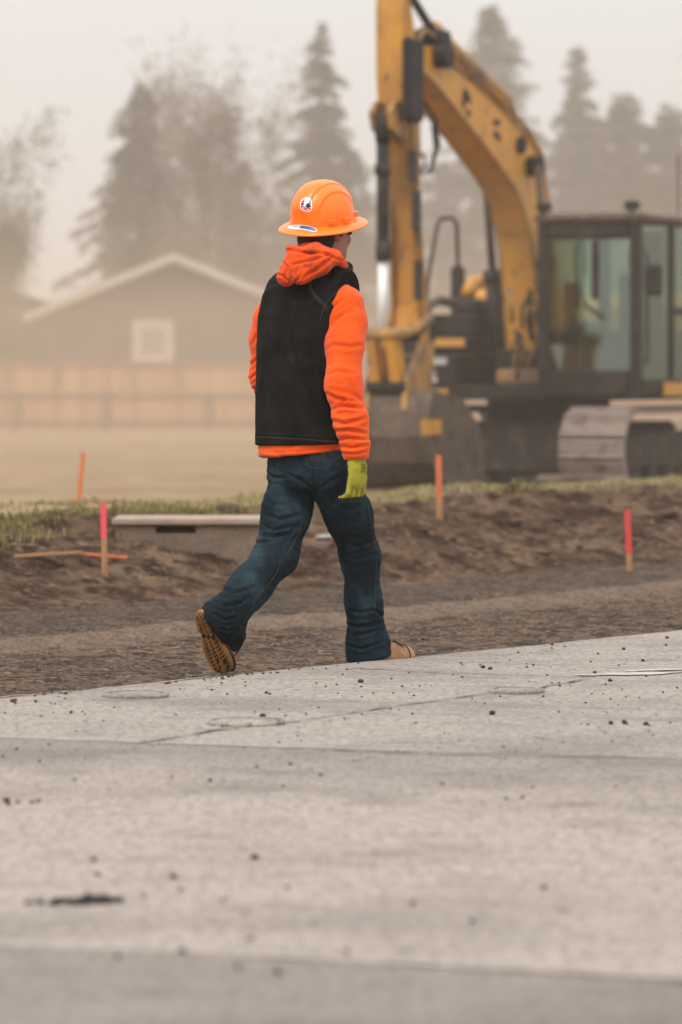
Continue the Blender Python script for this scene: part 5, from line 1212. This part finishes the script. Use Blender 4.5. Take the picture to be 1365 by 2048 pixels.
def inside(poly, x, y):
    c_ = False; n = len(poly); j = n - 1
    for i in range(n):
        if ((poly[i][1] > y) != (poly[j][1] > y)) and x < (poly[j][0] - poly[i][0]) * (y - poly[i][1]) / (poly[j][1] - poly[i][1]) + poly[i][0]: c_ = not c_
        j = i
    return c_
def decal(name, poly, bvh, mat, parent, lift=.0006, step=.5):
    """a thin applied patch lying on a surface, outline given in photo pixels"""
    xs = [q[0] for q in poly]; ys = [q[1] for q in poly]; nx = int((max(xs) - min(xs)) / step) + 2; ny = int((max(ys) - min(ys)) / step) + 2; idm = {}; v = []; f = []
    def vid(i, j):
        if (i, j) not in idm:
            h = ray(bvh, min(xs) + i * step, min(ys) + j * step); idm[(i, j)] = None
            if h[0] is not None: idm[(i, j)] = len(v); n_ = h[1] if h[1].y < 0 else -h[1]; v.append(np.array(h[0] + n_ * lift))
        return idm[(i, j)]
    for i in range(nx):
        for j in range(ny):
            if inside(poly, min(xs) + (i + .5) * step, min(ys) + (j + .5) * step):
                q = [vid(i, j), vid(i, j + 1), vid(i + 1, j + 1), vid(i + 1, j)]
                if None not in q: f.append(tuple(q))
    if not f: return None
    return mesh_obj(name, v, f, mat, parent, smooth=True, loc=PL)
def stitch(lines, bvh, mat, parent, name='stitching', r_=.0007, lift=.0006, dash=None):
    b = MB()
    for ln in lines:
        L_ = np.array(ln, float); seg = np.linalg.norm(np.diff(L_, axis=0), axis=1); cum = np.concatenate([[0], np.cumsum(seg)]); n = max(3, int(cum[-1] / 1.5)); tt = np.linspace(0, cum[-1], n); pts = []; gx = np.interp(tt, cum, L_[:, 0]); gy = np.interp(tt, cum, L_[:, 1])
        for _ in range(6 if n > 12 else 1): gx[1:-1] = (gx[:-2] + gx[1:-1] + gx[2:]) / 3; gy[1:-1] = (gy[:-2] + gy[1:-1] + gy[2:]) / 3
        for x_, y_ in zip(gx, gy):
            h = ray(bvh, x_, y_)
            if h[0] is not None:
                n_ = h[1] if h[1].y < 0 else -h[1]; p_ = np.array(h[0] + n_ * lift)
                if pts and np.linalg.norm(p_ - pts[-1]) > .02: 
                    if len(pts) > 2: b.tube(pts, r_, 4)
                    pts = []
                pts.append(p_)
        if len(pts) > 2: b.tube(pts, r_, 4)
    return b.build(name, mat, parent, loc=PL) if b.v else None
# sticker in the shape of a racing helmet
stk = [(601, 406), (602, 402), (606, 398), (611, 395), (616, 394), (621, 396), (624, 401), (625, 407), (624, 410), (625.3, 413), (624, 418), (622.5, 421.5), (619, 424), (613, 423.3), (606, 421), (602, 418), (600.8, 412)]
decal('sticker', stk, hat_bvh, m_wht, hat, .0006)
decal('sticker_print', [(602.5, 410.5), (604, 403), (608, 399), (611, 398.5), (608, 405), (610, 406.2), (606.5, 409)], hat_bvh, m_stred, hat, .0011, .35)
decal('sticker_print', [(602.6, 411), (607, 412), (612, 415), (622.2, 415.5), (622, 419), (620, 421.5), (613, 421), (606, 418.6), (603, 416)], hat_bvh, m_stred, hat, .0011, .35)
decal('sticker_print', [(602.7, 407.5), (606.5, 407), (608.5, 409.5), (607, 411.5), (602.7, 409.8)], hat_bvh, m_stblk, hat, .0013, .35)
decal('sticker_print', [(611.5, 413.5), (614, 407.5), (618, 406.3), (622.6, 406), (622, 408), (619.3, 409.5), (622.5, 412), (622, 414.6), (616, 415)], hat_bvh, m_stblk, hat, .0013, .35)
decal('sticker_print', [(619.5, 400), (621.5, 401.5), (622.3, 404.5), (619, 404.6)], hat_bvh, m_stred, hat, .0013, .35)
decal('sticker_print', [(606, 414.2), (609.5, 415.8), (609, 418), (606.3, 417)], hat_bvh, m_wht, hat, .0015, .35)
decal('sticker_print', [(612.5, 417.6), (620.5, 417.9), (620, 419.8), (613, 419.4)], hat_bvh, m_wht, hat, .0015, .35)
# knife shaped sticker on the brim
decal('sticker', [(575.5, 455), (580, 451.5), (588, 449.5), (600, 449.3), (615, 451), (626, 454), (633, 457.5), (634.5, 461), (632, 464), (627, 464), (617, 461.5), (606, 459.2), (597, 459), (586, 458), (578, 457)], hat_bvh, m_wht, hat, .0007)
decal('sticker_print', [(602, 450.8), (614, 452.2), (625, 455.2), (632, 458.7), (632.8, 461), (630.5, 462.6), (620, 460.8), (608, 457.8), (598.5, 457.2)], hat_bvh, m_stblue, hat, .0012)
decal('sticker_print', [(578, 455), (588, 450.8), (599, 450.6), (596, 456.6), (585, 456.8)], hat_bvh, m_stsil, hat, .0012)
b = MB()
for s_ in (-1, 1): b.tube([hc + Rh * s_ * .085 + Fh * .02 - UP * .004, hd(s_ * .082, .03, -.03), hd(s_ * .07, .04, -.07)], .0022, 5)

Rh = Rh0
# stitching on vest and jeans
vest_bvh = BVHTree.FromPolygons([Vector(q) for q in vp], [tuple(q) for q in vq.tolist()]); jeans_bvh = BVHTree.FromPolygons([Vector(q) for q in jp_], [tuple(q) for q in jq_.tolist()]); glove_bvh = BVHTree.FromPolygons([Vector(q) for q in gRp], [tuple(q) for q in gRq.tolist()])
hood_bvh = BVHTree.FromPolygons([Vector(q) for q in hdp], [tuple(q) for q in hdq.tolist()])
stitch([[(638, 544), (624, 556), (618, 570), (621, 580), (632, 596), (645, 608), (655, 621)], [(641, 543), (627, 556), (621, 570), (624, 579), (635, 594), (648, 606), (657, 617)], [(698, 569), (680, 577), (664, 592), (654, 606), (646, 622), (640, 640)],
        [(521, 590), (535, 577), (555, 570)], [(514, 874), (560, 875), (620, 879), (684, 884)]], vest_bvh, m_thread, vest)
stitch([[(526, 930), (535, 941), (548, 940), (560, 925)], [(612, 915), (616, 934), (640, 938), (668, 925), (680, 912)], [(731, 985), (738, 1020), (746, 1060), (750, 1100)], [(753, 1110), (752, 1160), (750, 1210), (756, 1240)],
        [(603, 1058), (585, 1092), (562, 1118), (553, 1148), (530, 1178), (506, 1204)]], jeans_bvh, m_threadg, jeans, r_=.0008)
b_ = stitch([[(617 + k * .5, 909 + k * 3.1), (636, 907 + k * 3.4), (652, 907 + k * 3.4)] for k in range(5)], jeans_bvh, m_threadg, jeans, 'pocket_embroidery', r_=.0009)
# printed words on the back of the glove
GL = {'T': ['###', '.#.', '.#.', '.#.', '.#.'], 'O': ['###', '#.#', '#.#', '#.#', '###'], 'R': ['##.', '#.#', '##.', '#.#', '#.#'], 'S': ['###', '#..', '###', '..#', '###'], 'P': ['###', '#.#', '###', '#..', '#..'], 'W': ['#.#', '#.#', '#.#', '###', '#.#'],
      'C': ['###', '#..', '#..', '#..', '###'], 'M': ['#.#', '###', '###', '#.#', '#.#'], 'A': ['.#.', '#.#', '###', '#.#', '#.#'], 'E': ['###', '#..', '##.', '#..', '###'], 'X': ['#.#', '#.#', '.#.', '#.#', '#.#'], ' ': ['...'] * 5}
vv, ff = [], []
def word(s_, x0, y0, cw, chh, slope):
    for k, c_ in enumerate(s_):
        for r0 in range(5):
            for q0 in range(3):
                if GL[c_][r0][q0] != '#': continue
                x_ = x0 + (k * 4 + q0) * cw; y_ = y0 + r0 * chh + slope * (x_ - x0); hs = [ray(glove_bvh, x_ + a_, y_ + b2) for a_, b2 in ((0, 0), (0, chh), (cw, chh), (cw, 0))]
                if any(h[0] is None for h in hs): continue
                n = len(vv)
                for h in hs: n_ = h[1] if h[1].y < 0 else -h[1]; vv.append(np.array(h[0] + n_ * .0006))
                ff.append((n, n + 1, n + 2, n + 3))
word('TORS', 722.8, 928.3, .62, .92, -.12); word('CPWR', 722.5, 934.5, .66, .98, -.08); word('MASTER', 722.5, 941.2, .56, .86, -.03); word('X X', 728.5, 947.2, .5, .6, 0)
if ff: mesh_obj('printed_words', vv, ff, m_stblk, gloveR, loc=PL)
